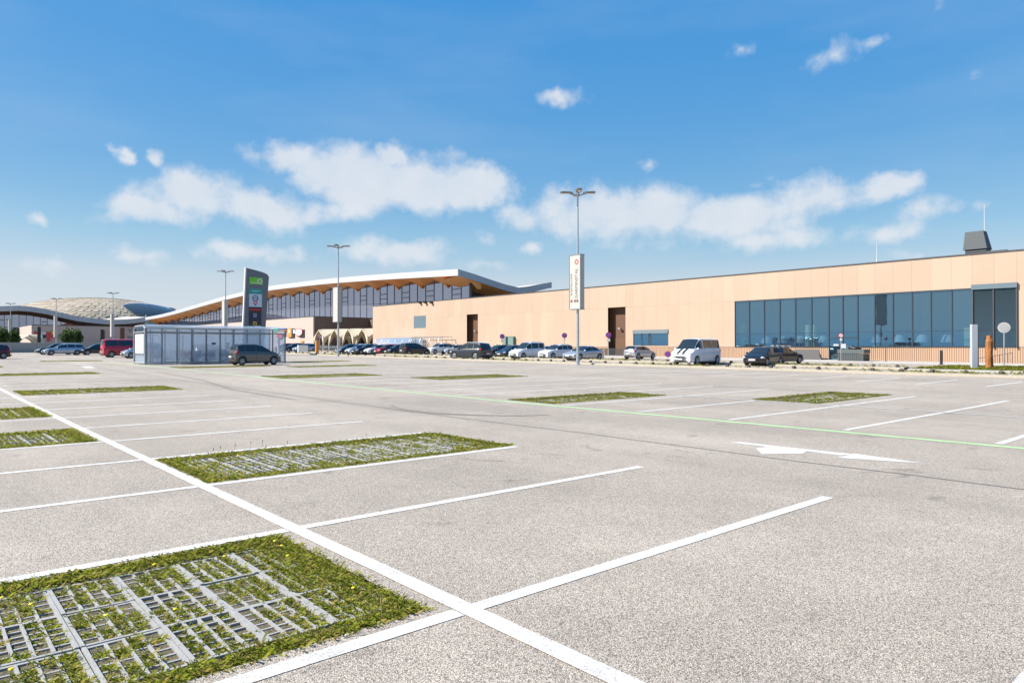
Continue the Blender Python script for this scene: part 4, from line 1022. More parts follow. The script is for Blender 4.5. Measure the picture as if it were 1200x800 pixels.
# ------------------------------------------------------------------ lamp posts with banner boxes
def lamp_post(X, Y, h, zb0, zb1, label, sides=1.0, txt=False, old=None):
    t = thing('lamp_post', label, 'lamp post', (X, Y, gz(X, Y)))
    MB().tube((0, 0, 0), (0, 0, h), .125, 14, .06).build('pole', STEEL, t, 40)
    m = MB(); m.tube((0, 0, 0), (0, 0, .05), .24, 14); m.tube((0, 0, .05), (0, 0, .5), .15, 14, .14); m.build('base_plate', STEEL, t, 40)
    for i in range(4):
        a = R(90*i+45+4); d = Vector((math.cos(a), math.sin(a), 0)); n_ = Vector((-d.y, d.x, 0))
        hd = obj('lamp_head', None, t)
        MB().tube((0, 0, h-.22), d*.6+Vector((0, 0, h-.02)), .05, 6).build('arm', MGREY, hd)
        m = MB(); a0, a1 = .38, 1.4
        P = []
        for q, w_, z in ((a0, .12, -.03), (a0+.25, .26, .0), (a1-.2, .28, .03), (a1, .17, .03)):
            for s in (1, -1): P += [d*q+n_*w_*s+Vector((0, 0, h+z+.08)), d*q+n_*w_*s*.8+Vector((0, 0, h+z-.03))]
        F = []
        for k in range(3):
            b = 4*k; F += [(b, b+4, b+6, b+2), (b+1, b+3, b+7, b+5), (b, b+1, b+5, b+4), (b+2, b+6, b+7, b+3)]
        F += [(0, 2, 3, 1), (12, 13, 15, 14)]
        m.add(P, F); m.build('lamp_housing', MGREY, hd)
        MB().box(-.25, .25, -.12, .12, -.015, 0).build('lamp_glass', LAMPG, hd).matrix_basis = Matrix.Translation(d*.95+Vector((0, 0, h-.03))) @ Matrix.Rotation(a, 4, 'Z')
    # banner box: one broad and one narrow side, pole running through its back corner
    w = .58*sides
    ang = math.atan2(Y, X)+R(180)          # roughly towards the lot
    fr = obj('banner_box', None, t, (0, 0, 0), R(180))
    m = MB(); m.box(-.12*sides, .36*sides, -w*.97, w*1.03, zb0, zb1); m.build('panel', mat('banner_white', (.40, .385, .355), .55, var=.05, noise_scale=1.5), fr)
    m = MB()
    for z in (zb0-.05, zb1): m.box(-.15*sides, .39*sides, -w, w*1.06, z, z+.06)
    for y in (-w, w*1.03): m.box(.34*sides, .385*sides, y-.02, y+.04, zb0, zb1)
    m.build('edge_frame', MGREY, fr)
    # letters run up the panel: text x axis -> world z, text y -> minus panel y
    def up(yc, zc): return Matrix(((0, 0, 1, .366*sides), (0, -1, 0, yc), (1, 0, 0, zc), (0, 0, 0, 1)))
    def flat_(yc, zc): return Matrix(((0, 0, 1, .366*sides), (1, 0, 0, yc), (0, 1, 0, zc), (0, 0, 0, 1)))
    if txt:
        zc = (zb0+zb1)/2
        text('GARMINSTAL', .40, mat('banner_print', (.10, .085, .07), .7), fr, up(.2*sides, zc-.12), 'lettering', squash=1.0)
        text('AUSSTELLUNG', .24, mat('banner_print', (.10, .085, .07), .7), fr, up(-.34*sides, zc-.2), 'lettering', squash=1.1)
        m = MB(); c = (.22*sides, zb1-.55)
        for k in range(20):
            a, b = 2*math.pi*k/20, 2*math.pi*(k+1)/20
            m.add([(.367*sides, c[0]+.22*math.cos(a), c[1]+.22*math.sin(a)), (.367*sides, c[0]+.22*math.cos(b), c[1]+.22*math.sin(b)), (.367*sides, c[0]+.1*math.cos(b), c[1]+.1*math.sin(b)), (.367*sides, c[0]+.1*math.cos(a), c[1]+.1*math.sin(a))], [(0, 1, 2, 3)])
        m.build('emblem', mat('emblem_pink', (.36, .10, .08), .6), fr)
        for y in (-.34, .04, .3):
            m = MB(); m.lathe([(.0, 0), (.13*sides, .0)], 'z', 6); e_ = m.build('emblem', mat('emblem_brown', (.16, .08, .04), .6), fr); e_.matrix_basis = Matrix.Translation((.367*sides, y*sides, zb0+.62)) @ Matrix.Rotation(R(90), 4, 'Y')
    return t
def lp(px, top, X, b0, b1, label, sides=1.0, txt=False):
    tp = onX(px, top, X); z = gz(X, tp.y)
    return lamp_post(X, tp.y, tp.z-z-.1, onX(px, b1, X).z-z, onX(px, b0, X).z-z, label, sides, txt)
lp(677, 225, 40.3, 299.5, 362, 'tall lamp post with a lettered white banner box at the verge', 1.0, True)
lp(396.5, 288, 40.3, 337, 377, 'tall lamp post with a white banner box before the nose-out car row', 1.1)
lp(264.5, 317.5, 40.3, 352, 383, 'lamp post with a white banner box behind the glass trolley shelter', 1.1)
lp(132.5, 343, 36, 368, 394.5, 'lamp post with a pale banner box behind the red van', 1.2)
lp(66, 349.5, 28, 370, 395, 'lamp post with a pale banner box behind the silver-blue estate', 1.2)
lp(12.5, 355.3, 21, 374.5, 395, 'lamp post with a pale banner box among the round trees', 1.2)

# ------------------------------------------------------------------ glass trolley shelter with trolleys
sh0 = G(171.5, 427.3); SY = sh0.y; SXa = sh0.x; SXb = SXa+11.0; SZ = gz(SXa, SY)+.02; SH = 3.05
shel = thing('trolley_shelter', 'long glass-walled trolley shelter with steel frame', 'shelter', (SXa, SY, SZ))
npan = 10; pwid = (SXb-SXa)/npan; DY = 3.4
m = MB()
PPOST = MB().box(-.045, .045, -.045, .045, 0, SH-.25).mesh('post', mat('post_grey', (.16, .18, .20), .45, .4))
for i in range(npan+1):
    obj('post', PPOST, shel, (i*pwid, 0, 0)); obj('post', PPOST, shel, (i*pwid, DY, 0))
for y in (0, DY):
    MB().box(-.06, npan*pwid+.06, y-.06, y+.06, .06, .14).build('rail', STEEL, shel); MB().box(-.06, npan*pwid+.06, y-.07, y+.07, SH-.62, SH-.5).build('rail', MGREY, shel); MB().box(-.08, npan*pwid+.08, y-.09, y+.09, SH-.26, SH-.16).build('rail', STEEL, shel)
for i in range(npan):
    x0, x1 = i*pwid+.05, (i+1)*pwid-.05
    for y in (-.01, DY): MB().box(x0, x1, y, y+.012, .18, SH-.64).build('glass_panel', GLASSC, shel); MB().box(x0, x1, y, y+.012, SH-.48, SH-.28).build('glass_panel', GLASSC, shel)
    if i % 2 == 0 and i < 4: MB().box(x0+.35, x0+.40, -.03, .03, .14, SH-.6).build('mullion', STEEL, shel)
    rp_ = MB(); V = []
    for k in range(9):
        a = math.pi*k/8; V += [(x0-.04, DY/2-(DY/2+.08)*math.cos(a), SH-.14+.22*math.sin(a)), (x1+.04, DY/2-(DY/2+.08)*math.cos(a), SH-.14+.22*math.sin(a))]
    rp_.add(V, [(2*k, 2*k+1, 2*k+3, 2*k+2) for k in range(8)]); rp_.build('roof_panel', GLASSC, shel)
m = MB(); rad = .45; hoop = [(0, 0, .1), (0, 0, SH-.5)]+[(0, rad-rad*math.cos(a), SH-.5+rad*math.sin(a)) for a in np.linspace(0, math.pi/2, 6)]+[(0, DY-rad+rad*math.sin(a), SH-.5+rad*math.cos(a)) for a in np.linspace(0, math.pi/2, 6)]+[(0, DY, .1), (0, 0, .1)]
m.path([(x-.1, y, z) for x, y, z in hoop], .05, 8); m.tube((-.1, 0, SH-.55), (-.1, DY, SH-.55), .045, 8); m.tube((-.1, 0, .75), (-.1, DY, .75), .03, 8); m.build('end_hoop', STEEL, shel)
MB().box(-.14, -.12, .25, DY-.5, .85, SH-.7).build('poster', WHT, shel)
MB().box(-.06, -.05, .1, DY-.1, .15, .72).build('glass_panel', GLASSC, shel)
for i in range(npan):
    if i in (4, 5): MB().box(i*pwid+.45, i*pwid+.75, -.03, -.02, 1.15 if i == 5 else 1.55, 1.75 if i == 5 else 1.7).build('sticker', WHT if i == 5 else BLACK, shel)
def trolley(colr, nm):
    t = thing('shopping_trolley', nm, 'shopping trolley')
    m = MB(); T_ = [(-.42, -.27, .95), (.42, -.20, .86), (.42, .20, .86), (-.42, .27, .95)]; B_ = [(-.36, -.2, .5), (.34, -.16, .55), (.34, .16, .55), (-.36, .2, .5)]
    for P in (T_, B_): m.path(P+[P[0]], .011, 5)
    for k in range(4):
        for f in np.linspace(0, 1, 8 if k % 2 == 0 else 5):
            a = Vector(T_[k]).lerp(Vector(T_[(k+1) % 4]), f); b = Vector(B_[k]).lerp(Vector(B_[(k+1) % 4]), f); m.tube(a, b, .005, 4)
    for f in np.linspace(0, 1, 7):
        m.tube(Vector(B_[0]).lerp(Vector(B_[3]), f), Vector(B_[1]).lerp(Vector(B_[2]), f), .005, 4)
    m.build('basket', STEEL, t)
    m = MB()
    for s in (1, -1): m.path([(-.42, s*.25, .95), (-.40, s*.22, .45), (-.44, s*.24, .13), (.40, s*.17, .13), (-.40, s*.22, .45)], .014, 5)
    m.build('frame', STEEL, t); MB().tube((-.52, -.27, 1.02), (-.52, .27, 1.02), .025, 8).build('handle', colr, t)
    MB().box(-.40, -.36, -.2, .2, .62, .9).build('child_seat_flap', colr, t)
    for x, y in ((-.42, .22), (-.42, -.22), (.38, .16), (.38, -.16)): m = MB(); m.lathe([(.0, -.015), (.06, -.015), (.06, .015), (0, .015)], 'y', 10, c=(x, y, .065)); m.build('wheel', RUB, t)
    return t
tr_r = trolley(RED, 'red-handled shopping trolley nested in a line inside the glass shelter'); tr_g = trolley(MGREY, 'grey-handled shopping trolley nested in a line inside the glass shelter')
tr_r['group'] = 'red-handled trolleys in the shelter'; tr_g['group'] = 'grey-handled trolleys in the shelter'
first = {id(tr_r): True, id(tr_g): True}
for row, (x0, n, src) in enumerate(((3.0, 6, tr_r), (3.9, 7, tr_g), (5.0, 5, tr_g), (6.6, 8, tr_g), (7.6, 8, tr_g))):
    for k in range(n):
        o = src if first.pop(id(src), False) else copy_tree(src)
        o.location = (SXa+x0+random.uniform(-.03, .03), SY+.7+k*.30, SZ+.0); o.rotation_euler = (0, 0, R(90)+random.uniform(-.04, .04))

# ------------------------------------------------------------------ sign pylon of the mall
pb = G(300, 416.2); Dp = math.hypot(pb.x, pb.y)
PX, PY = pb.x*1.02, pb.y*1.02
t = thing('sign_pylon', 'tall slanted grey sign pylon with coloured shop panels', 'sign', (PX, PY, gz(PX, PY)))
face = math.atan2(-PY, -PX)+R(18)       # turned a little off the lot so the lit edge shows
t.rotation_euler = (0, 0, face)         # local +x is the face, +y to the right seen from the front... left is -y
dep = (Vector((PX, PY, 0)).dot(Vector((_fw.x, _fw.y, 0)).normalized()))
k_ = dep/FPX; zg = gz(PX, PY)
def PZ(py): return (406.4-py)*k_+EYE-zg
def PYy(px): return (px-302)*k_/math.cos(R(18))
out = [(PYy(291.5), PZ(314.5)), (PYy(306), PZ(317.5)), (PYy(312), PZ(319.3)), (PYy(315), PZ(321.2)), (PYy(316.2), PZ(323.5)), (PYy(312.5), PZ(385)), (PYy(310), 0), (PYy(287.5), 0)]
m = MB(); m.prism(out, 'x', -.35, 0); m.build('slab', mat('pylon_grey', (.115, .13, .155), .5, .1, var=.05), t)
m = MB(); m.prism([(out[0][0]-.16, out[0][1]+.05), (out[0][0]-.002, out[0][1]+.05), (out[7][0]-.002, 0), (out[7][0]-.16, 0)], 'x', -.37, .03); m.build('sunlit_edge_paint', WHT, t)  # white strip paints the sunlight on the slab's left edge
def pan(nm, x0, x1, y0, y1, mt, o=.02):
    m = MB(); m.box(-.005, o, PYy(x0), PYy(x1), PZ(y1), PZ(y0)); return m.build(nm, mt, t)
def ptx(body, px, py, size, mt, sq=1.0):
    return text(body, size, mt, t, Matrix(((0, 0, 1, .028), (1, 0, 0, PYy(px)), (0, 1, 0, PZ(py)), (0, 0, 0, 1))), squash=sq)
def ring(px, py, ro, ri, mt):
    m = MB(); c = (PYy(px), PZ(py))
    for k in range(24):
        a, b = 2*math.pi*k/24, 2*math.pi*(k+1)/24
        m.add([(.03, c[0]+r_*math.cos(q), c[1]+r_*math.sin(q)) for r_, q in ((ri, a), (ro, a), (ro, b), (ri, b))], [(0, 1, 2, 3)])
    return m.build('emblem', mt, t)
pan('sign_panel', 294.6, 309.3, 325, 333.2, LIME); ring(306, 329.3, .36, .19, WHT); pan('emblem', 295.6, 303.5, 331, 331.9, WHT, .03)
pan('sign_panel', 294.4, 308.6, 338.5, 344.2, TEAL); ptx('MARKT', 301.5, 341.2, .32, WHT, 1.05)
pan('sign_panel', 294.2, 308.3, 344.5, 359.5, mat('pale_blue_panel', (.42, .50, .60), .5)); ring(301, 349.5, .40, .29, NAVY); pan('emblem', 299, 303, 349, 350, NAVY, .03); ring(301, 354.5, .27, .12, mat('emblem_red', (.5, .12, .14), .5)); pan('emblem', 299.8, 302, 356.3, 357.5, NAVY, .03)
pan('sign_panel', 293.9, 308, 360, 366, BLACK); pan('emblem', 294.5, 307.5, 361.7, 364, mat('dark_red', (.32, .02, .03), .5), .03)
pan('sign_panel', 293.8, 307.8, 366.2, 381.3, NAVY); pan('emblem', 299, 302.5, 367, 371.5, MGREY, .03); pan('emblem', 300, 301.5, 367.5, 370, BLUE, .035); ptx('m', 300.6, 378.3, 1.15, YEL, .62)
pan('sign_panel', 293.6, 300, 381.6, 390, TEAL); pan('emblem', 296, 298.5, 382.3, 384.5, WHT, .03); pan('sign_panel', 300.4, 307.4, 381.6, 384.5, WHT)

# ------------------------------------------------------------------ adverts on the pink box wall
ad = thing('advert_wall', 'row of black advert boards with coloured posters on the pink box wall', 'billboard', (69.9, 160, 4))
AI = Matrix.Translation((-69.9, -160, -4))
def adb(nm, x0, x1, y0, y1, mt, X=69.85):
    a, b = onX(x0, y1, X), onX(x1, y0, X); m = MB(); m.box(X, X+.12, b.y, a.y, a.z, b.z); o = m.build(nm, mt, ad); o.matrix_parent_inverse = AI
def add_disc(nm, px, py, rpx, mt, X):
    c = onX(px, py, X); e1 = onX(px+rpx, py, X); r_ = abs(e1.y-c.y); rz = rpx*1.0*abs(onX(px, py-1, X).z-c.z)
    m = MB(); m.prism([(c.y+r_*math.cos(2*math.pi*k/24), c.z+rz*math.sin(2*math.pi*k/24)) for k in range(24)], 'x', X, X+.06); o = m.build(nm, mt, ad); o.matrix_parent_inverse = AI
adb('backboard', 339, 345, 384.8, 396, BLACK); adb('backboard', 351, 356.5, 386, 395.5, BLACK); adb('backboard', 326, 335, 384.5, 394.5, NAVY)
adb('poster', 320.2, 326, 384.2, 388.8, MINT, 69.8); adb('poster', 326.8, 335.5, 385.7, 388.6, ORG, 69.8); adb('poster', 328, 336, 384.6, 385.5, BLUE, 69.8); adb('poster', 336.5, 341.5, 384.3, 394.8, ORG, 69.78); adb('poster', 338, 340, 386, 390, WHT, 69.74); adb('poster', 343.3, 345.4, 386, 390.5, WHT, 69.8); adb('poster', 325, 333.5, 388.9, 391, WHT, 69.79)
add_disc('round_sign', 349.8, 389.3, 4.6, RED, 69.72); add_disc('round_sign', 349.8, 389.3, 3.9, WHT, 69.64); adb('poster', 348, 352, 387.8, 390.6, mat('pale_blue_panel', (.42, .5, .6), .5), 69.55); add_disc('round_sign', 327.5, 393.6, 3.4, RED, 69.7); adb('poster', 352, 355.5, 399, 401.3, ORG, 69.8)
# small furniture by the pink box
def at(px, py): return G(px, py)
p = at(326.5, 414.6); t = thing('signpost', 'white square signpost beside the trolley shelter end', 'signpost', p); MB().box(-.14, .14, -.14, .14, 0, 2.3).build('post', WHT, t); MB().box(-.17, .17, -.17, .17, 2.3, 2.36).build('cap', MGREY, t); MB().box(-.16, -.14, -.1, .1, 1.5, 2.1).build('sign_panel', RED, t)
p = at(356, 414.6); t = thing('information_board', 'low grey information board in front of the silver-blue hatchback', 'board', p, R(20)); MB().box(-.08, .08, -.9, .9, .25, 1.25).build('panel', MGREY, t); MB().box(-.1, .1, .9, 1.2, 0, 1.3).build('side_post', WHT, t); MB().box(-.06, .06, -.9, -.8, 0, .25).build('foot', MGREY, t)
p = at(371.5, 413.6); t = thing('bollard_column', 'orange column at the corner of the pink box', 'column', p); MB().tube((0, 0, 0), (0, 0, 1.9), .28, 10, .26).build('column', ORG, t, 40); MB().tube((0, 0, 1.9), (0, 0, 1.98), .30, 10).build('cap', STEEL, t, 40)
def round_sign(px, py, top, r, face_m, ring_m, label, plate=None, pole=STEEL, back=False, X=None):
    p = G(px, py) if X is None else Vector((X, onX(px, 400, X).y, gz(X, onX(px, 400, X).y)+.12)); dd = p.x*_fw.x+p.y*_fw.y; h = (406.4-top)/FPX*dd+EYE-p.z
    t = thing('road_sign', label, 'road sign', p, math.atan2(-p.y, -p.x)); MB().tube((0, 0, 0), (0, 0, h+r), .035, 8).build('pole', pole, t, 40)
    def disc(rr, x, mt, nm):
        m = MB(); m.prism([(rr*math.cos(2*math.pi*k/24), h+rr*math.sin(2*math.pi*k/24)) for k in range(24)], 'x', x, x+.015); return m.build(nm, mt, t)
    disc(r, .04, ring_m, 'sign_plate'); disc(r*.78, .056, face_m, 'sign_face')
    if not back:
        m = MB(); m.box(.072, .078, -r*.8, r*.8, -r*.11, r*.11); o = m.build('slash', ring_m, t); o.rotation_euler = (R(45), 0, 0); o.location = (0, 0, h)
    if plate:
        m = MB(); m.box(.04, .055, -plate[0]/2, plate[0]/2, h-r-.08-plate[1], h-r-.08); m.build('sub_plate', WHT, t)
    return t
round_sign(588.5, 419.5, 394, .36, BLUE, RED, 'round blue and red no-parking sign behind the white high-roofed car', (.4, .4), X=66)
round_sign(661.5, 419.5, 393, .36, BLUE, RED, 'round blue and red no-parking sign behind the white crossover', (.2, .3), X=66)
round_sign(713, 419, 392.5, .36, BLUE, RED, 'round blue and red no-parking sign before the wider brown niche', (.42, .36), X=66)
round_sign(782.5, 420, 414.8, .34, BLUE, RED, 'round blue and red sign hung low beside the white van', None, X=65)
round_sign(985.5, 421, 393, .20, WHT, RED, 'white round red-edged sign at the glass entrance', (.2, .18), X=64)
for o in [o for o in COL.objects if o.get('label', '').startswith('white round red-edged')]:
    m = MB(); m.box(.04, .05, .02, .4, 1.2, 1.6); m.build('sub_plate', WHT, o); m = MB(); m.box(.04, .05, -.62, -.2, 1.4, 1.58); m.build('sub_plate', WHT, o)
round_sign(374.5, 412, 394, .42, WHT, RED, 'small red-edged sign beside the tent canopies', None)
round_sign(1176.8, 432.2, 383.8, .36, mat('sign_grey', (.30, .30, .295), .5), mat('sign_grey2', (.36, .36, .36), .5), 'plain grey round sign plate on a pole by the grass patch', None, back=True)
# two small green service cabinets on the wall
for i, (x0, x1, lab) in enumerate(((589.5, 592.8, 'narrow green service cabinet against the peach wall'), (595, 601.5, 'wide green service cabinet against the peach wall'))):
    a, b = onX(x0, 400, 69.6), onX(x1, 400, 69.6); z = gz(69.6, a.y)+.1; t = thing('service_cabinet', lab, 'cabinet', (69.6, b.y, z)); w = a.y-b.y
    MB().box(0, .35, 0, w, .1, 2.6).build('casing', mat('cabinet_green', (.10, .17, .15), .5), t); MB().box(-.02, 0, .06, w-.06, .3, 2.4).build('door', mat('cabinet_green2', (.13, .2, .18), .5), t); MB().box(.03, .32, .05, w-.05, 0, .1).build('plinth', CONC, t)
# dark fence in front of the wider niche
t = thing('grille_fence', 'low dark barred fence in front of the wider brown niche', 'fence', (68.9, 57.4, gz(69, 58)+.1))
MB().box(-.03, .03, 0, 4.2, .9, .96).build('top_rail', DGREY, t); MB().box(-.03, .03, 0, 4.2, .08, .14).build('bottom_rail', DGREY, t)
BAR = MB().box(-.02, .02, -.03, .03, .14, .9).mesh('bar', DGREY)
for i in range(29): obj('bar', BAR, t, (0, .05+i*.146, 0))
# entrance: sloping screen walls and bin enclosure
z = gz(69, 33)+.1
t = thing('ramp_wall', 'grey slatted ramp wall to one side of the glass entrance', 'wall', (68.9, 32, z)); MB().prism([(0, 0), (2.9, 0), (2.9, 1.05), (.45, 1.05)], 'x', 0, .3).build('panel', mat('ramp_grey', (.105, .10, .10), .7, var=.1), t)
for i in range(5): MB().box(-.02, 0, .2, 2.85, .12+i*.19, .26+i*.19).build('slat', mat('ramp_grey', (.105, .1, .1), .7), t)
y0, y1 = onX(1012, 410, 66.9).y, onX(982, 410, 66.9).y; z = gz(67, y0)+.1
t = thing('bin_enclosure', 'dark grey slatted bin enclosure before the glass entrance', 'bin enclosure', (66.9, y0, z)); w = y1-y0
MB().box(0, 1.3, 0, w, 0, .70).build('box', mat('bin_grey', (.05, .06, .062), .6), t); MB().box(-.05, 1.35, -.05, w+.05, .74, 1.10).build('lid', mat('bin_grey2', (.075, .09, .092), .6), t)
for i in range(12): MB().box(-.03, 0, .05+i*w/12, .05+i*w/12+w/12-.06, .04, .68).build('slat', mat('bin_grey3', (.065, .075, .078), .6), t)
m = MB(); m.ball((.5, w*.42, 1.2), .35, .5, .20, 10, 6); m.ball((.6, w*.55, 1.24), .25, .35, .24, 10, 6); m.ball((.5, w*.3, 1.16), .25, .3, .14, 10, 6); tag(m.build('rubbish_bag', BLACK, None, 50), 'black rubbish bags heaped on the bin enclosure', 'rubbish bags'); bpy.data.objects['rubbish_bag'].location = (66.9, y0, z)
# slim path lamp, black bollard, stele, wooden totem
p = Vector((67.2, onX(1038, 400, 67.2).y, 0)); p.z = gz(p.x, p.y)+.11; t = thing('path_lamp', 'slim dark path lamp with a small round head before the glazing', 'lamp', p); MB().tube((0, 0, 0), (0, 0, 1.95), .03, 8).build('pole', DGREY, t); MB().ball((0, 0, 2.1), .16, .16, .16, 12, 8).build('lamp_head', BLACK, t, 60); MB().tube((0, 0, 0), (0, 0, .04), .12, 10).build('base_plate', DGREY, t)
p = Vector((64.5, onX(1103, 400, 64.5).y, 0)); p.z = gz(p.x, p.y); t = thing('bollard', 'black square bollard before the ribbed base wall', 'bollard', p); MB().box(-.09, .09, -.09, .09, .02, 1.15).build('post', BLACK, t); MB().box(-.1, .1, -.1, .1, 1.15, 1.2).build('cap', DGREY, t); MB().box(-.15, .15, -.15, .15, 0, .02).build('base_plate', DGREY, t)
p = G(1142.5, 434.6); t = thing('stele', 'pale grey rectangular stele standing in the grass patch', 'stele', p, math.atan2(-p.y, -p.x)+R(25)); h = (406.4-380)/FPX*(p.x*_fw.x+p.y*_fw.y)+EYE-p.z
MB().box(-.2, .06, -.18, .14, .06, h).build('panel', mat('stele_grey', (.42, .44, .48), .5, .2), t); MB().box(-.22, -.02, .145, .24, .06, h-.25).build('side_panel', mat('stele_side', (.14, .16, .15), .5), t); MB().box(-.28, .12, -.24, .28, 0, .06).build('base', CONC, t)
MB().box(-.15, -.05, .242, .25, h-.9, h-.35).build('emblem', mat('stele_green', (.2, .34, .12), .5), t)
p = G(1159.5, 434); h = (406.4-393)/FPX*(p.x*_fw.x+p.y*_fw.y)+EYE-p.z; m = MB(); V = []; nseg = 12; nr = 10
for j in range(nseg+1):
    f = j/nseg
    for i in range(nr):
        a = 2*math.pi*i/nr; rr = (.21+.012*math.sin(j*1.1+i*2.1)+.012*random.random())*(1 if f < .9 else .72); V.append((rr*math.cos(a)*1.1+.02*math.sin(j), rr*math.sin(a)*.95, f*h))
m.add(V, [(j*nr+i, j*nr+(i+1) % nr, (j+1)*nr+(i+1) % nr, (j+1)*nr+i) for j in range(nseg) for i in range(nr)]+[tuple(nseg*nr+i for i in range(nr))])
o = m.build('wooden_totem', RUST); o.location = p; tag(o, 'rough rust-brown wooden totem standing in the grass patch', 'totem')
# grass patch with a kerb around them
gx0, gx1, gy0_, gy1_ = 48.6, 57.5, 11.0, 16.8
m = MB(); m.box(gx0, gx1, gy0_, gy1_, gz(50, 13)-.1, gz(50, 13)+.09); struct(m.build('grass_patch', mat('lawn_soil', (.07, .09, .03), .9, var=.4)))
m = MB(); z = gz(50, 13)+.12
for a in ((gx0-.15, gx1+.15, gy0_-.15, gy0_), (gx0-.15, gx1+.15, gy1_, gy1_+.15), (gx0-.15, gx0, gy0_, gy1_), (gx1, gx1+.15, gy0_, gy1_)): m.box(*a, z-.3, z)
struct(m.build('kerb', CONCL))
V, F = weed_arrays(5200, lambda: (random.uniform(gx0, gx1), random.uniform(gy0_, gy1_), gz(50, 13)+.09), 6, .05, .13); struct(np_obj('lawn_grass', V, F, WEED), 'stuff')

# ------------------------------------------------------------------ tent canopies, trolley arch shelter and bikes by the mall entrance
def canopy(cx, cy, w, d, h0, h1, label):
    t = thing('tent_canopy', label, 'canopy', (cx, cy, gz(cx, cy)), 0, 'cream tent canopies'); nu, nv = 14, 14; V = []; F = []
    for j in range(nv+1):
        for i in range(nu+1):
            u, v = i/nu*2-1, j/nv*2-1
            z = h1-(h1-h0)*(abs(u)**1.7*abs(v)**.6*.55+abs(v)**1.7*abs(u)**.6*.55)-.12*(u*u+v*v)
            V.append((u*w/2, v*d/2, z))
    n = nu+1
    for j in range(nv):
        for i in range(nu): F.append((j*n+i, j*n+i+1, (j+1)*n+i+1, (j+1)*n+i))
    off = len(V); V += [(x, y, z-.06) for x, y, z in V]; F += [tuple(off+i for i in f[::-1]) for f in F]
    MB().add(V, F).build('membrane', CLOTH, t, 60)
    # valances hang in arches on the sides
    for ax_ in (0, 1):
        for s in (-1, 1):
            m = MB(); V = []; k = 18
            for i in range(k+1):
                u = i/k*2-1; z = h1-(h1-h0)*(abs(u)**.6*.55+abs(u)**1.7*.55)-.12*(1+u*u); lo = z-.15-(z-.6)*max(0, (abs(u)-.35)/.65)**2.2*.85
                a, b = ((u*w/2, s*d/2) if ax_ == 0 else (s*w/2, u*d/2)); V += [(a, b, z), (a, b, lo)]
            m.add(V, [(2*i, 2*i+1, 2*i+3, 2*i+2) for i in range(k)]); m.build('valance', CLOTH, t)
    for sx in (-1, 1):
        for sy in (-1, 1): m = MB(); m.tube((sx*w/2*.985, sy*d/2*.985, 0), (sx*w/2*.985, sy*d/2*.985, h0), .22, 10, .10); m.build('column', CLOTH, t, 40)
for i, (px, Y) in enumerate(((389, 142), (407.5, 136.5), (423.5, 131.5), (440, 127.5))):
    p = onY(px, 400, Y); canopy(p.x, Y, 6.4, 4.8, 3.0, 4.6, ['cream tent canopy at the corner of the pink box', 'cream tent canopy second from the pink box', 'cream tent canopy third from the pink box', 'cream tent canopy tucked against the peach hall end'][i])
def arch_shelter(y0, y1, label, glazed):
    t = thing('arched_trolley_shelter', label, 'shelter', (66.6, y0, gz(68, y0)+.1)); n = max(2, int(round((y1-y0)/2.4))); h = 2.6 if not glazed else 2.5
    arc = [(0, h*.55)]+[(1.1-1.1*math.cos(a), h*.55+.45*h*math.sin(a)) for a in np.linspace(.2, math.pi/2, 6)]+[(2.9, h)]
    for k in range(n+1):
        y = (y1-y0)*k/n; m = MB(); m.path([(0, y, 0)]+[(a, y, b) for a, b in arc], .05, 6); m.tube((2.9, y, 0), (2.9, y, h), .05, 6); m.build('hoop', STEEL, t)
        if glazed and k < n:
            m = MB(); V = []
            for a, b in arc: V += [(a, y+.05, b+.05), (a, y+(y1-y0)/n-.05, b+.05)]
            m.add(V, [(2*i, 2*i+1, 2*i+3, 2*i+2) for i in range(len(arc)-1)]); m.build('roof_panel', GLASSC, t)
            MB().box(2.95, 2.98, y+.05, y+(y1-y0)/n-.05, .2, h).build('back_panel', GLASSC, t)
    for a, b in (arc[0], arc[-1], arc[4]): m = MB(); m.tube((a, 0, b), (a, y1-y0, b), .04, 6); m.build('purlin', STEEL, t)
arch_shelter(onX(479, 400, 66.6).y, onX(439, 400, 66.6).y, 'arched shelter with translucent roof panels against the peach wall', True)
arch_shelter(onX(513, 400, 66.6).y, onX(481, 400, 66.6).y, 'bare arched steel hoops of a shelter against the peach wall', False)
# second line of trolleys under the canopies, small and dark
tr_c = copy_tree(tr_g); tr_c['label'] = 'dark shopping trolley parked under the tent canopies by the mall door'; tr_c['group'] = 'trolleys under the canopies'
for k in range(10):
    o = tr_c if k == 0 else copy_tree(tr_c); p = onX(378+k*2.4, 400, 64); o.location = (64, p.y, gz(64, p.y)); o.rotation_euler = (0, 0, random.uniform(-.2, .2))

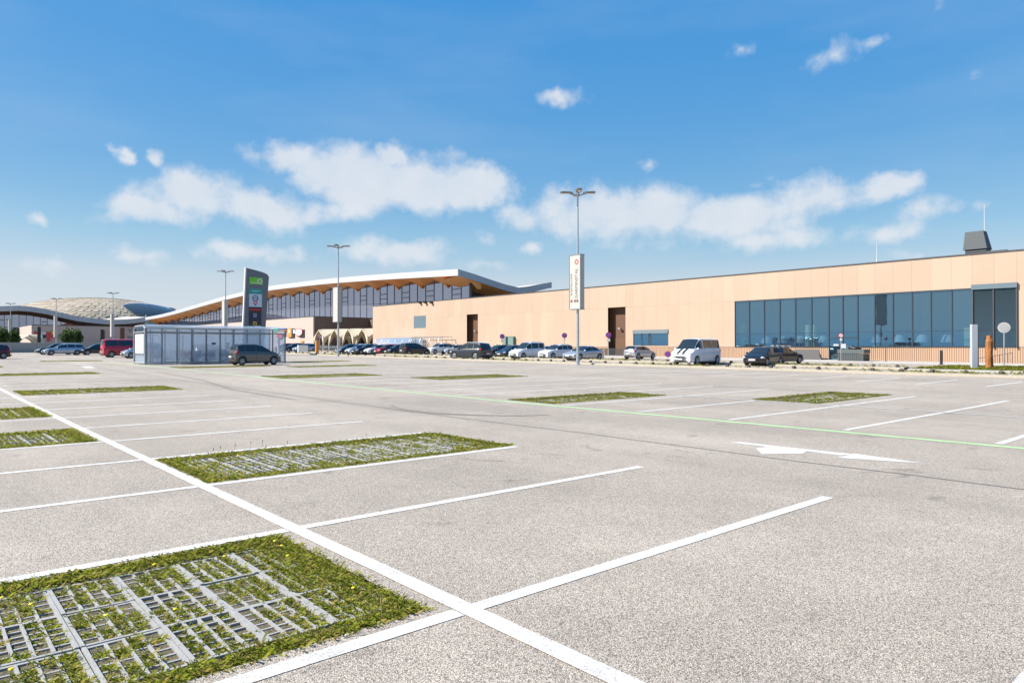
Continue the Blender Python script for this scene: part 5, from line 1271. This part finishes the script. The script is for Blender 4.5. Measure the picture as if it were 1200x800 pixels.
# ------------------------------------------------------------------ low concrete wall, round trees, tents and posts at the far left
wy = G(60, 413.2); Yw = wy.y+3
t = thing('concrete_wall', 'long low grey concrete wall behind the parked estates', 'wall', (0, Yw, gz(10, Yw)))
wtop = onY(60, 402, Yw).z-gz(10, Yw)
for i in range(14):
    x0 = -8+i*2.9; MB().box(x0, x0+2.87, 0, .3, -.2, wtop).build('wall_slab', CONC, t)
MB().box(-8, 32.6, -.05, .35, wtop+.002, wtop+.09).build('coping', CONCL, t)
strip('kerb_line', [(-8, Yw-1.2), (32, Yw-1.2)], .5, GRAV, marks, .02)
def round_tree(px, Y, top, wpx, label, base=402):
    p = onY(px, base, Y); z0 = 0.3; h = onY(px, top, Y).z-z0; w = wpx/FPX*(p.x*_fw.x+p.y*_fw.y)
    t = thing('round_tree', label, 'tree', (p.x, Y, z0), 0, 'round-headed trees')
    m = MB(); m.tube((0, 0, 0), (.05, 0, h*.45), .12, 8, .09)
    for i in range(6): a = i*1.05; m.tube((.05, 0, h*.40), (.05+w*.25*math.cos(a), w*.25*math.sin(a), h*.72), .06, 5, .02)
    m.build('trunk', BARK, t, 40)
    n = 2600; a = rng.uniform(0, 2*np.pi, n); ph = np.arccos(rng.uniform(-1, 1, n)); rr = rng.random(n)**.4
    lump = 1+.18*np.sin(3*a+px)+.14*np.sin(5*ph+2*a)
    C = np.stack([rr*lump*w/2*np.sin(ph)*np.cos(a), rr*lump*w/2*np.sin(ph)*np.sin(a), h*.64+rr*lump*h*.34*np.cos(ph)], 1)
    u = rng.normal(size=(n, 3)); u /= np.linalg.norm(u, axis=1)[:, None]; v = np.cross(u, rng.normal(size=(n, 3))); v /= np.linalg.norm(v, axis=1)[:, None]
    s = rng.uniform(.10, .22, n)[:, None]; V = np.stack([C-u*s, C+v*s*.6, C+u*s, C-v*s*.6], 1).reshape(-1, 3); F = np.arange(4*n).reshape(-1, 4)
    np_obj('crown', V, F, TREEL, t)
round_tree(80, 175, 384.5, 15, 'round-headed tree in front of the shop signs, the leafier of two')
round_tree(90, 178, 385.5, 11, 'slimmer round-headed tree beside the leafier one')
round_tree(3, 170, 384, 13, 'round-headed tree close to the far left lamp post')
round_tree(16, 176, 386, 12, 'round-headed tree just past the far left lamp post')
def post(px, Y, top, label, w=.3):
    p = onY(px, 402, Y); h = onY(px, top, Y).z-.3; t = thing('advert_post', label, 'post', (p.x, Y, .3)); MB().box(-w, w, -.1, .1, 0, h).build('panel', BLACK, t); MB().box(-w-.08, w+.08, -.2, .2, -.05, .1).build('foot', DGREY, t)
post(45.7, 172, 383, 'slim black advert post before the shop signs'); post(119.5, 172, 386, 'slim black advert post between tree and red van')
for px, Y, w, label in ((26, 230, 7, 'small beige tent canopy behind the concrete wall'), (33, 215, 6, 'paler small tent canopy beside the beige one')):
    p = onY(px, 402, Y); canopy(p.x, Y, w, 5, 2.2, 4.0, label)
